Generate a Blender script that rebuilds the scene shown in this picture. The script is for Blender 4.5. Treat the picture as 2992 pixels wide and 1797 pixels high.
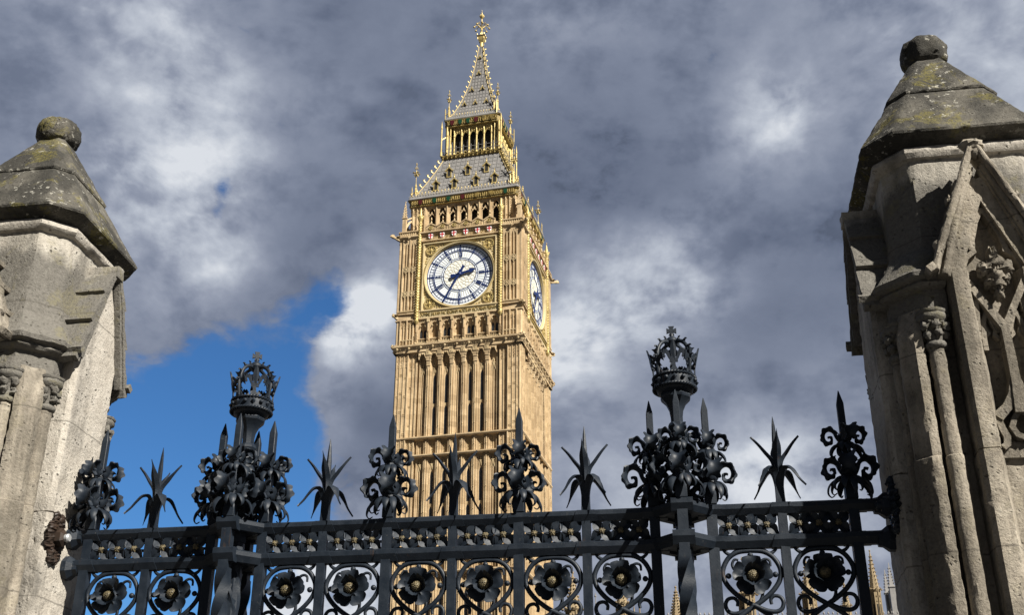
import bpy, bmesh, math, random
from mathutils import Matrix, Vector, noise as mnoise
for o in list(bpy.data.objects): bpy.data.objects.remove(o)
SC = bpy.context.scene
COL = SC.collection
R = math.radians
PI = math.pi
random.seed(7)

# ------------------------------------------------------------------ camera
cam = bpy.data.cameras.new('camera'); camo = bpy.data.objects.new('camera', cam); COL.objects.link(camo)
cam.sensor_fit = 'HORIZONTAL'; cam.sensor_width = 36.0; cam.lens = 3436.6/2992*36
cam.clip_start = 0.1; cam.clip_end = 6000
camo.location = (0, 0, 1.65); camo.rotation_euler = (R(90+26.064), 0, 0)
camo.rotation_euler = (Matrix.Rotation(R(90+26.064), 3, 'X') @ Matrix.Rotation(R(0.161), 3, 'Z')).to_euler()
SC.camera = camo

# ------------------------------------------------------------------ light
SUN_AZ, SUN_EL = 138.0, 39.0            # azimuth clockwise from +Y, elevation
sv = Vector((math.sin(R(SUN_AZ))*math.cos(R(SUN_EL)), math.cos(R(SUN_AZ))*math.cos(R(SUN_EL)), math.sin(R(SUN_EL))))
sl = bpy.data.lights.new('sun', 'SUN'); so = bpy.data.objects.new('sun', sl); COL.objects.link(so)
sl.energy = 5.0; sl.angle = R(0.53); sl.color = (1.0, 0.955, 0.87)
so.rotation_euler = (-sv).to_track_quat('-Z', 'Y').to_euler(); so.location = (20, -20, 40)
SC.view_settings.view_transform = 'Standard'; SC.view_settings.look = 'None'
SC.view_settings.exposure = 1.0; SC.view_settings.gamma = 1.0
try:
    SC.view_settings.use_curve_mapping = False
except Exception: pass
SC.cycles.use_denoising = True
SC.cycles.max_bounces = 6

# ------------------------------------------------------------------ node helpers
def N(nt, typ, **kw):
    n = nt.nodes.new(typ)
    for k, v in kw.items():
        if k.startswith('i_'):
            n.inputs[k[2:].replace('_', ' ')].default_value = v
        else: setattr(n, k, v)
    return n
def L(nt, a, b): nt.links.new(a, b)
def mathn(nt, op, a, b=None, c=None, clamp=False):
    n = nt.nodes.new('ShaderNodeMath'); n.operation = op; n.use_clamp = clamp
    for i, v in enumerate((a, b, c)):
        if v is None: continue
        if isinstance(v, (int, float)): n.inputs[i].default_value = v
        else: nt.links.new(v, n.inputs[i])
    return n.outputs[0]
def ramp(nt, fac, stops):
    n = nt.nodes.new('ShaderNodeValToRGB'); cr = n.color_ramp
    while len(cr.elements) < len(stops): cr.elements.new(0.5)
    for e, (p, c) in zip(cr.elements, stops):
        e.position = p; e.color = (c, c, c, 1) if isinstance(c, (int, float)) else (*c, 1)
    if fac is not None: nt.links.new(fac, n.inputs[0])
    return n.outputs[0]
def mixc(nt, fac, a, b, mode='MIX'):
    n = nt.nodes.new('ShaderNodeMix'); n.data_type = 'RGBA'; n.blend_type = mode
    for sock, v in ((n.inputs[0], fac), (n.inputs[6], a), (n.inputs[7], b)):
        if isinstance(v, (int, float)): sock.default_value = v
        elif isinstance(v, tuple): sock.default_value = (*v, 1)
        else: nt.links.new(v, sock)
    return n.outputs[2]
def noise(nt, vec, scale, detail=5, rough=0.55, dist=0.0, lac=2.0):
    n = nt.nodes.new('ShaderNodeTexNoise'); n.inputs['Scale'].default_value = scale
    n.inputs['Detail'].default_value = detail; n.inputs['Roughness'].default_value = rough
    n.inputs['Distortion'].default_value = dist; n.inputs['Lacunarity'].default_value = lac
    if vec is not None: nt.links.new(vec, n.inputs['Vector'])
    return n.outputs['Fac']

# ------------------------------------------------------------------ world: Nishita sky with banks of cloud
W = bpy.data.worlds.new('World'); SC.world = W; W.use_nodes = True
nt = W.node_tree; nt.nodes.clear()
out = nt.nodes.new('ShaderNodeOutputWorld')
sky = nt.nodes.new('ShaderNodeTexSky'); sky.sky_type = 'NISHITA'; sky.sun_disc = False
sky.sun_elevation = R(SUN_EL); sky.sun_rotation = R(SUN_AZ); sky.air_density = 1.0; sky.dust_density = 0.3; sky.ozone_density = 2.5
bg_sky = nt.nodes.new('ShaderNodeBackground'); bg_sky.inputs[1].default_value = 0.050
skyc = mixc(nt, 1.0, sky.outputs[0], (0.42, 0.78, 1.12), 'MULTIPLY')
L(nt, skyc, bg_sky.inputs[0])
tc = nt.nodes.new('ShaderNodeTexCoord'); dirv = tc.outputs['Generated']
# cloud field lives in the direction of view; a slow warp makes the banks billow
sq = nt.nodes.new('ShaderNodeVectorMath'); sq.operation = 'MULTIPLY'; L(nt, dirv, sq.inputs[0]); sq.inputs[1].default_value = (1.0, 1.0, 1.45)
wn = nt.nodes.new('ShaderNodeTexNoise'); wn.inputs['Scale'].default_value = 5.0; wn.inputs['Detail'].default_value = 4; L(nt, sq.outputs[0], wn.inputs['Vector'])
def warp(src, amt):
    s0 = nt.nodes.new('ShaderNodeVectorMath'); s0.operation = 'SUBTRACT'; L(nt, wn.outputs['Color'], s0.inputs[0]); s0.inputs[1].default_value = (.5, .5, .5)
    s1 = nt.nodes.new('ShaderNodeVectorMath'); s1.operation = 'MULTIPLY_ADD'; L(nt, s0.outputs[0], s1.inputs[0]); s1.inputs[1].default_value = (amt, amt, amt); L(nt, src, s1.inputs[2])
    return s1.outputs[0]
wdir = nt.nodes.new('ShaderNodeVectorMath'); wdir.operation = 'NORMALIZE'; L(nt, warp(dirv, .13), wdir.inputs[0]); wd = wdir.outputs[0]
wv = warp(sq.outputs[0], .035)
dens = noise(nt, wv, 7.0, 10, 0.58)
mid = noise(nt, warp(sq.outputs[0], .02), 12.0, 10, 0.60)
fine = noise(nt, wv, 24.0, 10, 0.62)
body = noise(nt, wv, 4.6, 6, 0.52)
def blob(d, k):                          # soft patch of sky round a direction
    dt = nt.nodes.new('ShaderNodeVectorMath'); dt.operation = 'DOT_PRODUCT'
    L(nt, wd, dt.inputs[0]); dt.inputs[1].default_value = Vector(d).normalized()
    return mathn(nt, 'EXPONENT', mathn(nt, 'MULTIPLY', mathn(nt, 'SUBTRACT', dt.outputs['Value'], 1.0), k/1.0))
def addup(items):
    tot = None
    for d, k, w in items:
        b = mathn(nt, 'MULTIPLY', blob(d, k), w)
        tot = b if tot is None else mathn(nt, 'ADD', tot, b)
    return tot
BLUE = [((-0.2399, 0.9097, 0.3389), 204, 0.9), ((-0.273, 0.9168, 0.2916), 178, 0.8), ((-0.2051, 0.8951, 0.3958), 772, 0.55), ((-0.1635, 0.8853, 0.4353), 1479, 0.5), ((-0.1278, 0.8822, 0.4533), 2500, 0.42), ((-0.3135, 0.916, 0.2502), 156, 0.8), ((-0.2162, 0.9273, 0.3057), 331, 0.6), ((-0.2448, 0.8168, 0.5223), 10000, 0.55), ((-0.2533, 0.8266, 0.5026), 15625, 0.4), ((-0.2099, 0.7508, 0.6262), 5917, 0.36), ((-0.2347, 0.7809, 0.5788), 15625, 0.3), ((-0.3051, 0.928, 0.2136), 278, 0.6), ((-0.1517, 0.8816, 0.447), 3086, 0.2), ((-0.2761, 0.8693, 0.41), 400, -0.4), ((-0.1257, 0.9142, 0.3854), 772, -0.5), ((-0.1507, 0.9263, 0.3454), 1111, -0.5), ((-0.1398, 0.9403, 0.3102), 278, -0.55), ((-0.2316, 0.8662, 0.4428), 494, -0.25)]
CLOUD_TONE = [((-0.30, 0.74, 0.60), 45, .12), ((-.25, -.86, .40), 2.0, -.55), ((-.8, -.25, .5), 3, -.30), ((.0, -.65, .75), 4, -.30), ((-0.1242, 0.8987, 0.4206), 1479, 0.62), ((-0.1395, 0.9056, 0.4006), 3086, 0.4), ((-0.107, 0.8891, 0.4451), 2500, 0.45), ((-0.1643, 0.9218, 0.351), 1600, 0.22), ((0.0754, 0.8961, 0.4374), 816, 0.4), ((0.1135, 0.8826, 0.4562), 816, 0.34), ((0.158, 0.8739, 0.4597), 1111, 0.26), ((0.0544, 0.9129, 0.4045), 1111, 0.3), ((-0.2979, 0.7463, 0.5952), 178, 0.26), ((-0.2815, 0.82, 0.4984), 400, 0.26), ((-0.2443, 0.8507, 0.4655), 1600, 0.26), ((-0.2631, 0.799, 0.5407), 400, 0.2), ((0.2244, 0.79, 0.5706), 1276, 0.34), ((0.1893, 0.8087, 0.5569), 625, 0.22), ((0.0283, 0.7704, 0.6369), 816, 0.14), ((0.3853, 0.7469, 0.542), 278, 0.18), ((0.35, 0.7174, 0.6024), 100, 0.16), ((0.2355, 0.9278, 0.2895), 977, 0.46), ((0.1932, 0.9376, 0.2889), 1111, 0.2), ((-0.1532, 0.9665, 0.206), 400, 0.75), ((-0.199, 0.9578, 0.2074), 1111, 0.5), ((0.1581, 0.962, 0.2228), 123, 0.18), ((0.3315, 0.9113, 0.2442), 278, 0.15), ((-0.1432, 0.8019, 0.58), 83, -0.1), ((-0.1852, 0.8536, 0.487), 278, -0.1), ((0.2593, 0.8349, 0.4855), 138, -0.14), ((0.1246, 0.7935, 0.5957), 123, -0.03), ((0.1813, 0.9187, 0.3509), 204, -0.1), ((-0.1364, 0.9408, 0.3104), 400, -0.1), ((-0.1235, 0.9273, 0.3532), 1111, -0.14), ((-0.3589, 0.7585, 0.5439), 400, -0.1), ((0.0642, 0.8468, 0.5281), 278, -0.1), ((-0.2315, 0.8769, 0.4213), 400, -0.05)]  # broad negative patches behind the camera are unseen dark cloud added to cut fill

c5 = lambda v, k: mathn(nt, 'MULTIPLY', mathn(nt, 'SUBTRACT', v, .5), k)
add = lambda a_, b_: mathn(nt, 'ADD', a_, b_)
dn = add(add(c5(dens, 1.3), c5(mid, .8)), c5(fine, .80))
cov = mathn(nt, 'SUBTRACT', mathn(nt, 'ADD', dn, .90), mathn(nt, 'MULTIPLY', addup(BLUE), .95))
cloud = ramp(nt, cov, [(0.06, 0.0), (0.24, .22), (0.38, .70), (0.54, 1.0)])
# billows: bright where the cloud swells, grey in the hollows
puff = mathn(nt, 'SUBTRACT', 1.0, mathn(nt, 'ABSOLUTE', mathn(nt, 'SUBTRACT', mathn(nt, 'MULTIPLY', mid, 2.0), 1.0)))
tex = mathn(nt, 'MAXIMUM', add(add(c5(body, .50), c5(mid, .55)), add(c5(fine, .36), mathn(nt, 'MULTIPLY', mathn(nt, 'SUBTRACT', puff, .75), .18))), -.17)
lift = mathn(nt, 'MULTIPLY', addup(CLOUD_TONE), mathn(nt, 'ADD', mathn(nt, 'MULTIPLY', add(mid, fine), 1.25), -.22))
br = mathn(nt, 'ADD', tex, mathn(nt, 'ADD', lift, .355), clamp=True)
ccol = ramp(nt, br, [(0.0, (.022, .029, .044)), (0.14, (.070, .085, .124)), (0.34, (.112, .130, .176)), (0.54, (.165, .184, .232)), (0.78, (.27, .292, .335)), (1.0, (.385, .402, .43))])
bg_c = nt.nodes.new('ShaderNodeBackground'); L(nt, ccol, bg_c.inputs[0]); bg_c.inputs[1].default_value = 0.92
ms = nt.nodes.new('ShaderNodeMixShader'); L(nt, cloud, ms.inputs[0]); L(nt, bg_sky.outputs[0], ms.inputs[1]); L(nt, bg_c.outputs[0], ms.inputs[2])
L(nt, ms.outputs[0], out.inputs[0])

# ------------------------------------------------------------------ materials
def newmat(name):
    m = bpy.data.materials.new(name); m.use_nodes = True; t = m.node_tree
    b = t.nodes['Principled BSDF']; return m, t, b
def bump(t, b, h, strength, dist=0.02):
    n = t.nodes.new('ShaderNodeBump'); n.inputs['Strength'].default_value = strength; n.inputs['Distance'].default_value = dist
    L(t, h, n.inputs['Height']); L(t, n.outputs[0], b.inputs['Normal'])
def pos(t):
    g = t.nodes.new('ShaderNodeNewGeometry'); return g.outputs['Position']
def scalev(t, v, s):
    n = t.nodes.new('ShaderNodeVectorMath'); n.operation = 'MULTIPLY'; L(t, v, n.inputs[0]); n.inputs[1].default_value = s; return n.outputs[0]

def mat_tower_stone(name, c1, c2, c3, obj=True):
    m, t, b = newmat(name); p = t.nodes.new('ShaderNodeTexCoord').outputs['Object'] if obj else pos(t)
    # coursed blocks, each with its own tone
    sx = t.nodes.new('ShaderNodeSeparateXYZ'); L(t, p, sx.inputs[0])
    def cell(o, k):
        c = t.nodes.new('ShaderNodeCombineXYZ')
        L(t, mathn(t, 'FLOOR', mathn(t, 'MULTIPLY', sx.outputs[0], 1/.9)), c.inputs[0])
        L(t, mathn(t, 'FLOOR', mathn(t, 'MULTIPLY', sx.outputs[1], 1/.9)), c.inputs[1])
        L(t, mathn(t, 'FLOOR', mathn(t, 'MULTIPLY', sx.outputs[2], 1/.55)), c.inputs[2])
        w = t.nodes.new('ShaderNodeTexWhiteNoise'); w.noise_dimensions = '3D'; L(t, c.outputs[0], w.inputs[0]); return w.outputs[0]
    cb = cell(0, 0)
    stain = noise(t, scalev(t, p, (1, 1, .18)), 1.3, 6, .6)
    mott = noise(t, p, 5.0, 5, .6)
    col = mixc(t, ramp(t, cb, [(0.0, 0.0), (1.0, 1.0)]), c1, c2)
    col = mixc(t, ramp(t, stain, [(.46, 0), (.74, .8)]), col, c3)
    col = mixc(t, ramp(t, mott, [(.3, .22), (.7, 0)]), col, c3)
    L(t, col, b.inputs['Base Color']); b.inputs['Roughness'].default_value = .88
    bump(t, b, mott, .4, .06)
    return m
M = {}
M['tstone'] = mat_tower_stone('tower_limestone', (.40, .29, .16), (.57, .435, .26), (.25, .17, .095))
M['tcarve'] = mat_tower_stone('carved_limestone', (.38, .285, .155), (.51, .40, .23), (.235, .162, .086))
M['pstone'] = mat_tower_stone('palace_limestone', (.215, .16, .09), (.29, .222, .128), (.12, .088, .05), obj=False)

def simple(name, col, rough=.6, metal=0.0, nscale=0, col2=None, spec=None, bmp=0):
    m, t, b = newmat(name)
    b.inputs['Roughness'].default_value = rough; b.inputs['Metallic'].default_value = metal
    if spec is not None: b.inputs['Specular IOR Level'].default_value = spec
    if nscale:
        n = noise(t, pos(t), nscale, 5, .6)
        L(t, mixc(t, ramp(t, n, [(.35, 0), (.68, 1)]), col, col2), b.inputs['Base Color'])
        if bmp: bump(t, b, n, bmp, .01)
    else: b.inputs['Base Color'].default_value = (*col, 1)
    return m
M['gold'] = simple('gilding', (.53, .42, .18), .5, .4, 2.5, (.37, .27, .095))
M['goldpale'] = simple('pale_gilded_stone', (.56, .46, .27), .6, .05, 2.0, (.46, .36, .19))
M['gold_dark'] = simple('dark_gilding', (.10, .075, .025), .5, .2, 3, (.32, .22, .06))
M['lead'] = simple('grey_roof_iron', (.225, .215, .205), .55, .0, 1.2, (.165, .158, .152))
M['lead_dark'] = simple('roof_roll_iron', (.15, .145, .14), .55, .0)
M['dark'] = simple('dark_opening', (.012, .011, .010), .9)
M['glass'] = simple('dark_leaded_glass', (.018, .02, .024), .25, 0, 9, (.05, .05, .05))
M['dial'] = simple('opal_glass', (.74, .78, .82), .35, 0, 1.0, (.68, .73, .78))
M['dial_in'] = simple('opal_glass_centre', (.76, .76, .72), .4, 0, 1.0, (.70, .71, .68))
M['blue'] = simple('prussian_blue_paint', (.008, .022, .10), .4)
M['lattice'] = simple('dial_lattice_paint', (.50, .44, .26), .5)
M['white'] = simple('white_enamel', (.78, .78, .76), .4)
M['red'] = simple('red_enamel', (.42, .015, .025), .4)
M['claret'] = simple('claret_enamel', (.06, .008, .010), .4)
M['green'] = simple('green_enamel', (.006, .045, .022), .4)
def mat_iron(name, c1, c2, rust=0.0):
    m, t, b = newmat(name); p = pos(t)
    n = noise(t, p, 14, 6, .62); n2 = noise(t, p, 120, 3, .6); n3 = noise(t, scalev(t, p, (1, 1, .35)), 30, 5, .65)
    col = mixc(t, ramp(t, n, [(.35, 0), (.7, 1)]), c1, c2)
    col = mixc(t, ramp(t, n3, [(.66, 0), (.80, .55)]), col, (.06, .055, .048))
    ch = noise(t, p, 75, 5, .7); ar = noise(t, p, 6, 3, .5)
    col = mixc(t, mathn(t, 'MULTIPLY', ramp(t, ch, [(.645, 0), (.665, .75)]), ramp(t, ar, [(.45, 0), (.60, 1)])), col, (.085, .082, .078))
    rs_ = noise(t, scalev(t, p, (1, 1, .12)), 42, 4, .6)
    col = mixc(t, mathn(t, 'MULTIPLY', ramp(t, rs_, [(.63, 0), (.72, .6)]), ramp(t, ar, [(.52, 0), (.62, 1)])), col, (.055, .030, .016))
    if rust: col = mixc(t, ramp(t, n, [(.38, 0), (.6, rust)]), col, (.034, .018, .011))
    L(t, col, b.inputs['Base Color'])
    L(t, ramp(t, n, [(.3, .42), (.7, .60)]), b.inputs['Roughness'])
    b.inputs['Specular IOR Level'].default_value = .28
    bump(t, b, mathn(t, 'ADD', n2, mathn(t, 'MULTIPLY', n, 1.5)), .25, .0025)
    return m
M['iron'] = mat_iron('black_iron_paint', (.0075, .0115, .018), (.0135, .019, .0275))
M['rust'] = mat_iron('rusty_iron', (.022, .017, .014), (.040, .026, .018), .45)
M['steel'] = simple('bolt_steel', (.42, .43, .44), .45, .3, 60, (.28, .28, .28))
def mat_seed():
    m, t, b = newmat('worn_gilt_seed_head'); p = pos(t)
    n = noise(t, p, 55, 4, .6)
    L(t, mixc(t, ramp(t, n, [(.36, 0), (.62, 1)]), (.032, .026, .015), (.165, .132, .068)), b.inputs['Base Color'])
    b.inputs['Roughness'].default_value = .55; b.inputs['Metallic'].default_value = .15
    return m
M['seed'] = mat_seed()

def mat_pier(name, base, base2, dark, amt, lichen, white, tide=None):
    """weathered limestone: pale bed, soot washes, lichen, white bird lime, pits"""
    m, t, b = newmat(name); p = pos(t)
    big = noise(t, scalev(t, p, (1, 1, .7)), 2.1, 8, .62, .4)
    run = noise(t, scalev(t, p, (1, 1, .16)), 5.5, 6, .62, .2)
    med = noise(t, p, 11, 8, .65); fin = noise(t, p, 60, 6, .65); tiny = noise(t, p, 210, 4, .6)
    col = mixc(t, ramp(t, med, [(.34, 0), (.68, 1)]), base, base2)
    col = mixc(t, ramp(t, fin, [(.30, .55), (.50, 0)]), col, tuple(c*.45 for c in base))
    col = mixc(t, ramp(t, tiny, [(.58, 0), (.75, .35)]), col, tuple(min(.7, c*1.5) for c in base2))
    so = mathn(t, 'ADD', mathn(t, 'MULTIPLY', big, .5), mathn(t, 'MULTIPLY', run, .5))
    if tide:                              # soot washed below a ragged tide line on the upper drum
        sz = t.nodes.new('ShaderNodeSeparateXYZ'); L(t, p, sz.inputs[0])
        zz = mathn(t, 'ADD', sz.outputs[2], mathn(t, 'MULTIPLY', mathn(t, 'SUBTRACT', big, .5), .9))
        so = mathn(t, 'ADD', so, mathn(t, 'MULTIPLY', ramp(t, mathn(t, 'MULTIPLY', mathn(t, 'SUBTRACT', tide, zz), 4.5), [(0, 0), (1, 1)]), .27))
    col = mixc(t, ramp(t, so, [(amt-.07, 0), (amt+.06, .88)]), col, mixc(t, ramp(t, fin, [(.35, 0), (.7, 1)]), dark, tuple(c*1.6 for c in dark)))
    sj = t.nodes.new('ShaderNodeSeparateXYZ'); L(t, p, sj.inputs[0])
    wob = mathn(t, 'ADD', sj.outputs[2], mathn(t, 'MULTIPLY', mathn(t, 'SUBTRACT', med, .5), .012))
    for z0 in (2.98, 3.95, 4.615):         # lime joints between the courses
        ln_ = ramp(t, mathn(t, 'ABSOLUTE', mathn(t, 'SUBTRACT', wob, z0)), [(.0022, .75), (.0045, 0)])
        col = mixc(t, ln_, col, (.06, .054, .045))
    # holes of bitten stone
    vo = t.nodes.new('ShaderNodeTexVoronoi'); vo.inputs['Scale'].default_value = 34; vo.inputs['Randomness'].default_value = 1
    wp = t.nodes.new('ShaderNodeVectorMath'); wp.operation = 'ADD'; L(t, p, wp.inputs[0])
    nn = t.nodes.new('ShaderNodeTexNoise'); nn.inputs['Scale'].default_value = 25; L(t, p, nn.inputs['Vector'])
    sc2 = t.nodes.new('ShaderNodeVectorMath'); sc2.operation = 'SCALE'; L(t, nn.outputs['Color'], sc2.inputs[0]); sc2.inputs['Scale'].default_value = .03
    L(t, sc2.outputs[0], wp.inputs[1]); L(t, wp.outputs[0], vo.inputs['Vector'])
    pit = ramp(t, mathn(t, 'MULTIPLY', ramp(t, vo.outputs['Distance'], [(.12, 1), (.30, 0)]), ramp(t, med, [(.50, 0), (.62, 1)])), [(0, 0), (1, 1)])
    col = mixc(t, mathn(t, 'MULTIPLY', pit, .75), col, (.055, .048, .038))
    if lichen:
        li = noise(t, p, 4.2, 7, .68, .5)
        lz = mathn(t, 'MULTIPLY', ramp(t, li, [(.555, 0), (.60, 1)]), ramp(t, fin, [(.38, .15), (.6, 1)]))
        col = mixc(t, mathn(t, 'MULTIPLY', lz, lichen), col, (.17, .145, .022))
    if white:
        wn_ = noise(t, p, 26, 6, .7); wl = noise(t, p, 3.3, 3, .5)
        wz = mathn(t, 'MULTIPLY', ramp(t, wn_, [(.59, 0), (.615, 1)]), ramp(t, wl, [(.45, 0), (.52, 1)]))
        col = mixc(t, mathn(t, 'MULTIPLY', wz, white), col, (.46, .44, .38))
    L(t, col, b.inputs['Base Color']); b.inputs['Roughness'].default_value = .92
    b.inputs['Specular IOR Level'].default_value = .2
    h = mathn(t, 'ADD', mathn(t, 'ADD', mathn(t, 'MULTIPLY', fin, .8), mathn(t, 'MULTIPLY', tiny, .30)), mathn(t, 'MULTIPLY', med, .6))
    h = mathn(t, 'SUBTRACT', h, mathn(t, 'MULTIPLY', pit, .9))
    bump(t, b, h, .85, .012)
    return m
M['pier'] = mat_pier('pale_weathered_limestone', (.37, .335, .285), (.46, .425, .37), (.085, .079, .07), .565, .0, .0)
M['pier_soot'] = mat_pier('sooty_limestone', (.34, .31, .262), (.42, .39, .335), (.082, .077, .068), .565, .25, .15, 5.03)
M['pier_mid'] = mat_pier('greyed_limestone', (.32, .277, .22), (.40, .357, .29), (.085, .075, .060), .48, .10, .10)
M['pier_cap'] = mat_pier('lichened_cap_stone', (.088, .081, .067), (.148, .137, .115), (.024, .023, .020), .485, .5, .55)

def mat_ground(name, c1, c2, sc):
    m, t, b = newmat(name); n = noise(t, pos(t), sc, 6, .6)
    L(t, mixc(t, n, c1, c2), b.inputs['Base Color']); b.inputs['Roughness'].default_value = .9; bump(t, b, n, .3, .01); return m
M['asphalt'] = mat_ground('asphalt', (.045, .045, .047), (.065, .064, .062), 8)
M['paving'] = mat_ground('paving_stone', (.045, .044, .042), (.07, .067, .062), 5)

# ------------------------------------------------------------------ mesh helpers
class MB:
    def __init__(s): s.v = []; s.f = []; s.m = []; s.M = None; s.mi = 0
    def add(s, vs, fs):
        b = len(s.v)
        if s.M is not None: vs = [tuple(s.M @ Vector(p)) for p in vs]
        s.v += [tuple(p) for p in vs]; s.f += [tuple(i+b for i in f) for f in fs]; s.m += [s.mi]*len(fs)
    def box(s, x0, x1, y0, y1, z0, z1):
        s.add([(x0,y0,z0),(x1,y0,z0),(x1,y1,z0),(x0,y1,z0),(x0,y0,z1),(x1,y0,z1),(x1,y1,z1),(x0,y1,z1)],
              [(0,3,2,1),(4,5,6,7),(0,1,5,4),(1,2,6,5),(2,3,7,6),(3,0,4,7)])
    def fb(s, s0, s1, o0, o1, z0, z1):           # box on a facade: along, outward, up (outward is -y)
        s.box(s0, s1, -o1, -o0, z0, z1)
    def wedge(s, s0, s1, o0, ob, ot, z0, z1):    # facade block, outer face leaning from ob (bottom) to ot (top)
        s.add([(s0,-ob,z0),(s1,-ob,z0),(s1,-o0,z0),(s0,-o0,z0),(s0,-ot,z1),(s1,-ot,z1),(s1,-o0,z1),(s0,-o0,z1)],
              [(0,3,2,1),(4,5,6,7),(0,1,5,4),(1,2,6,5),(2,3,7,6),(3,0,4,7)])
    def loft(s, rings, cap=True, closed=True):
        n = len(rings[0]); vs = [p for r in rings for p in r]; fs = []
        for k in range(len(rings)-1):
            for i in range(n if closed else n-1):
                j = (i+1) % n; fs.append((k*n+i, k*n+j, (k+1)*n+j, (k+1)*n+i))
        if cap and closed:
            fs.append(tuple(reversed(range(n)))); fs.append(tuple((len(rings)-1)*n+i for i in range(n)))
        s.add(vs, fs)
    def prism(s, poly, z0, z1):
        s.loft([[(x, y, z0) for x, y in poly], [(x, y, z1) for x, y in poly]])
    def plate(s, poly, o0, o1):                  # polygon in (along, up), given thickness outward; must be convex
        s.loft([[(x, -o0, z) for x, z in poly], [(x, -o1, z) for x, z in poly]])
    def lathe(s, prof, n=12, c=(0,0), rot=0.0):
        s.loft([[(c[0]+r*math.cos(rot+2*PI*i/n), c[1]+r*math.sin(rot+2*PI*i/n), z) for i in range(n)] for r, z in prof])
    def ball(s, c, r, nu=8, nv=5, sz=1.0):
        prof = [(max(r*math.sin(PI*k/nv), r*.02), c[2]-r*sz*math.cos(PI*k/nv)) for k in range(nv+1)]
        s.lathe(prof, nu, (c[0], c[1]))
    def octa(s, c, rx, ry=None, rz=None):
        ry = ry or rx; rz = rz or rx; x, y, z = c
        s.add([(x+rx,y,z),(x-rx,y,z),(x,y+ry,z),(x,y-ry,z),(x,y,z+rz),(x,y,z-rz)],
              [(0,2,4),(2,1,4),(1,3,4),(3,0,4),(2,0,5),(1,2,5),(3,1,5),(0,3,5)])
    def tube(s, path, rad, n=8, cap=True, flat=None):
        P = [Vector(p) for p in path]; k = len(P)
        rads = rad if isinstance(rad, (list, tuple)) else [rad]*k
        T = [(P[min(i+1, k-1)]-P[max(i-1, 0)]).normalized() for i in range(k)]
        up = Vector((0, 1, 0)) if flat is None else Vector(flat)
        if abs(T[0].dot(up)) > .95: up = Vector((1, 0, 0))
        nrm = (up - T[0]*T[0].dot(up)).normalized(); rings = []
        for i in range(k):
            nrm = (nrm - T[i]*T[i].dot(nrm)).normalized(); bn = T[i].cross(nrm)
            a, bb = (rads[i], rads[i]) if not isinstance(rads[i], tuple) else rads[i]
            rings.append([tuple(P[i]+nrm*(a*math.cos(2*PI*j/n))+bn*(bb*math.sin(2*PI*j/n))) for j in range(n)])
        s.loft(rings, cap)
    def bar(s, path, hw, hd, axis=(0, 1, 0)):     # square-section bar: hw across in plane, hd along axis
        P = [Vector(p) for p in path]; ax = Vector(axis); k = len(P); rings = []
        for i in range(k):
            t0 = (P[i]-P[i-1]).normalized() if i else None; t1 = (P[i+1]-P[i]).normalized() if i < k-1 else None
            t_ = ((t0 or t1)+(t1 or t0)).normalized(); sd = t_.cross(ax).normalized()
            if t0 is not None and t1 is not None: sd = sd/max(.5, t_.dot(t1))
            h = hw[i] if isinstance(hw, (list, tuple)) else hw
            rings.append([tuple(P[i]+sd*h+ax*hd), tuple(P[i]-sd*h+ax*hd), tuple(P[i]-sd*h-ax*hd), tuple(P[i]+sd*h-ax*hd)])
        s.loft(rings)
    def ribbon(s, path, widths, side, thick=.004, cup=0.0, nw=5):   # curled strap with thickness and a cupped section
        P = [Vector(p) for p in path]; k = len(P); sd = Vector(side).normalized(); rows = []; rows2 = []
        for i in range(k):
            t_ = (P[min(i+1, k-1)]-P[max(i-1, 0)]).normalized(); nm = sd.cross(t_).normalized()
            a = []; b = []
            for j in range(nw):
                u = (j/(nw-1)-.5)*2
                q = P[i]+sd*(u*widths[i]*.5)+nm*(cup*widths[i]*(u*u))
                a.append(q+nm*thick*.5); b.append(q-nm*thick*.5)
            rows.append(a); rows2.append(b)
        vs = [tuple(q) for r in rows for q in r]+[tuple(q) for r in rows2 for q in r]; fs = []; o = k*nw
        for i in range(k-1):
            for j in range(nw-1):
                fs.append((i*nw+j, i*nw+j+1, (i+1)*nw+j+1, (i+1)*nw+j)); fs.append((o+i*nw+j+1, o+i*nw+j, o+(i+1)*nw+j, o+(i+1)*nw+j+1))
            fs.append((i*nw, (i+1)*nw, o+(i+1)*nw, o+i*nw)); e = nw-1
            fs.append(((i+1)*nw+e, i*nw+e, o+i*nw+e, o+(i+1)*nw+e))
        for j in range(nw-1):
            fs.append((j+1, j, o+j, o+j+1)); l = (k-1)*nw; fs.append((l+j, l+j+1, o+l+j+1, o+l+j))
        s.add(vs, fs)
    def arch(s, s0, s1, zs, za, zt, o0, o1, n=6, foil=False):   # wall above a pointed arch: spring zs, apex za, top zt
        c = (s0+s1)/2; h = (s1-s0)/2; pts = []
        for i in range(n+1):
            a = i/n; x = s0+h*a; z = zs+(za-zs)*math.sin(a*PI/2)**.8
            if foil: z -= .16*(za-zs)*max(0, math.sin(a*PI*2))
            pts.append((x, z))
        pts += [(2*c-x, z) for x, z in reversed(pts[:-1])]
        for (xa, z_a), (xb, z_b) in zip(pts, pts[1:]):
            s.add([(xa,-o1,z_a),(xb,-o1,z_b),(xb,-o1,zt),(xa,-o1,zt),(xa,-o0,z_a),(xb,-o0,z_b),(xb,-o0,zt),(xa,-o0,zt)],
                  [(0,1,2,3),(1,0,4,5),(3,2,6,7),(5,4,7,6)])
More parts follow.
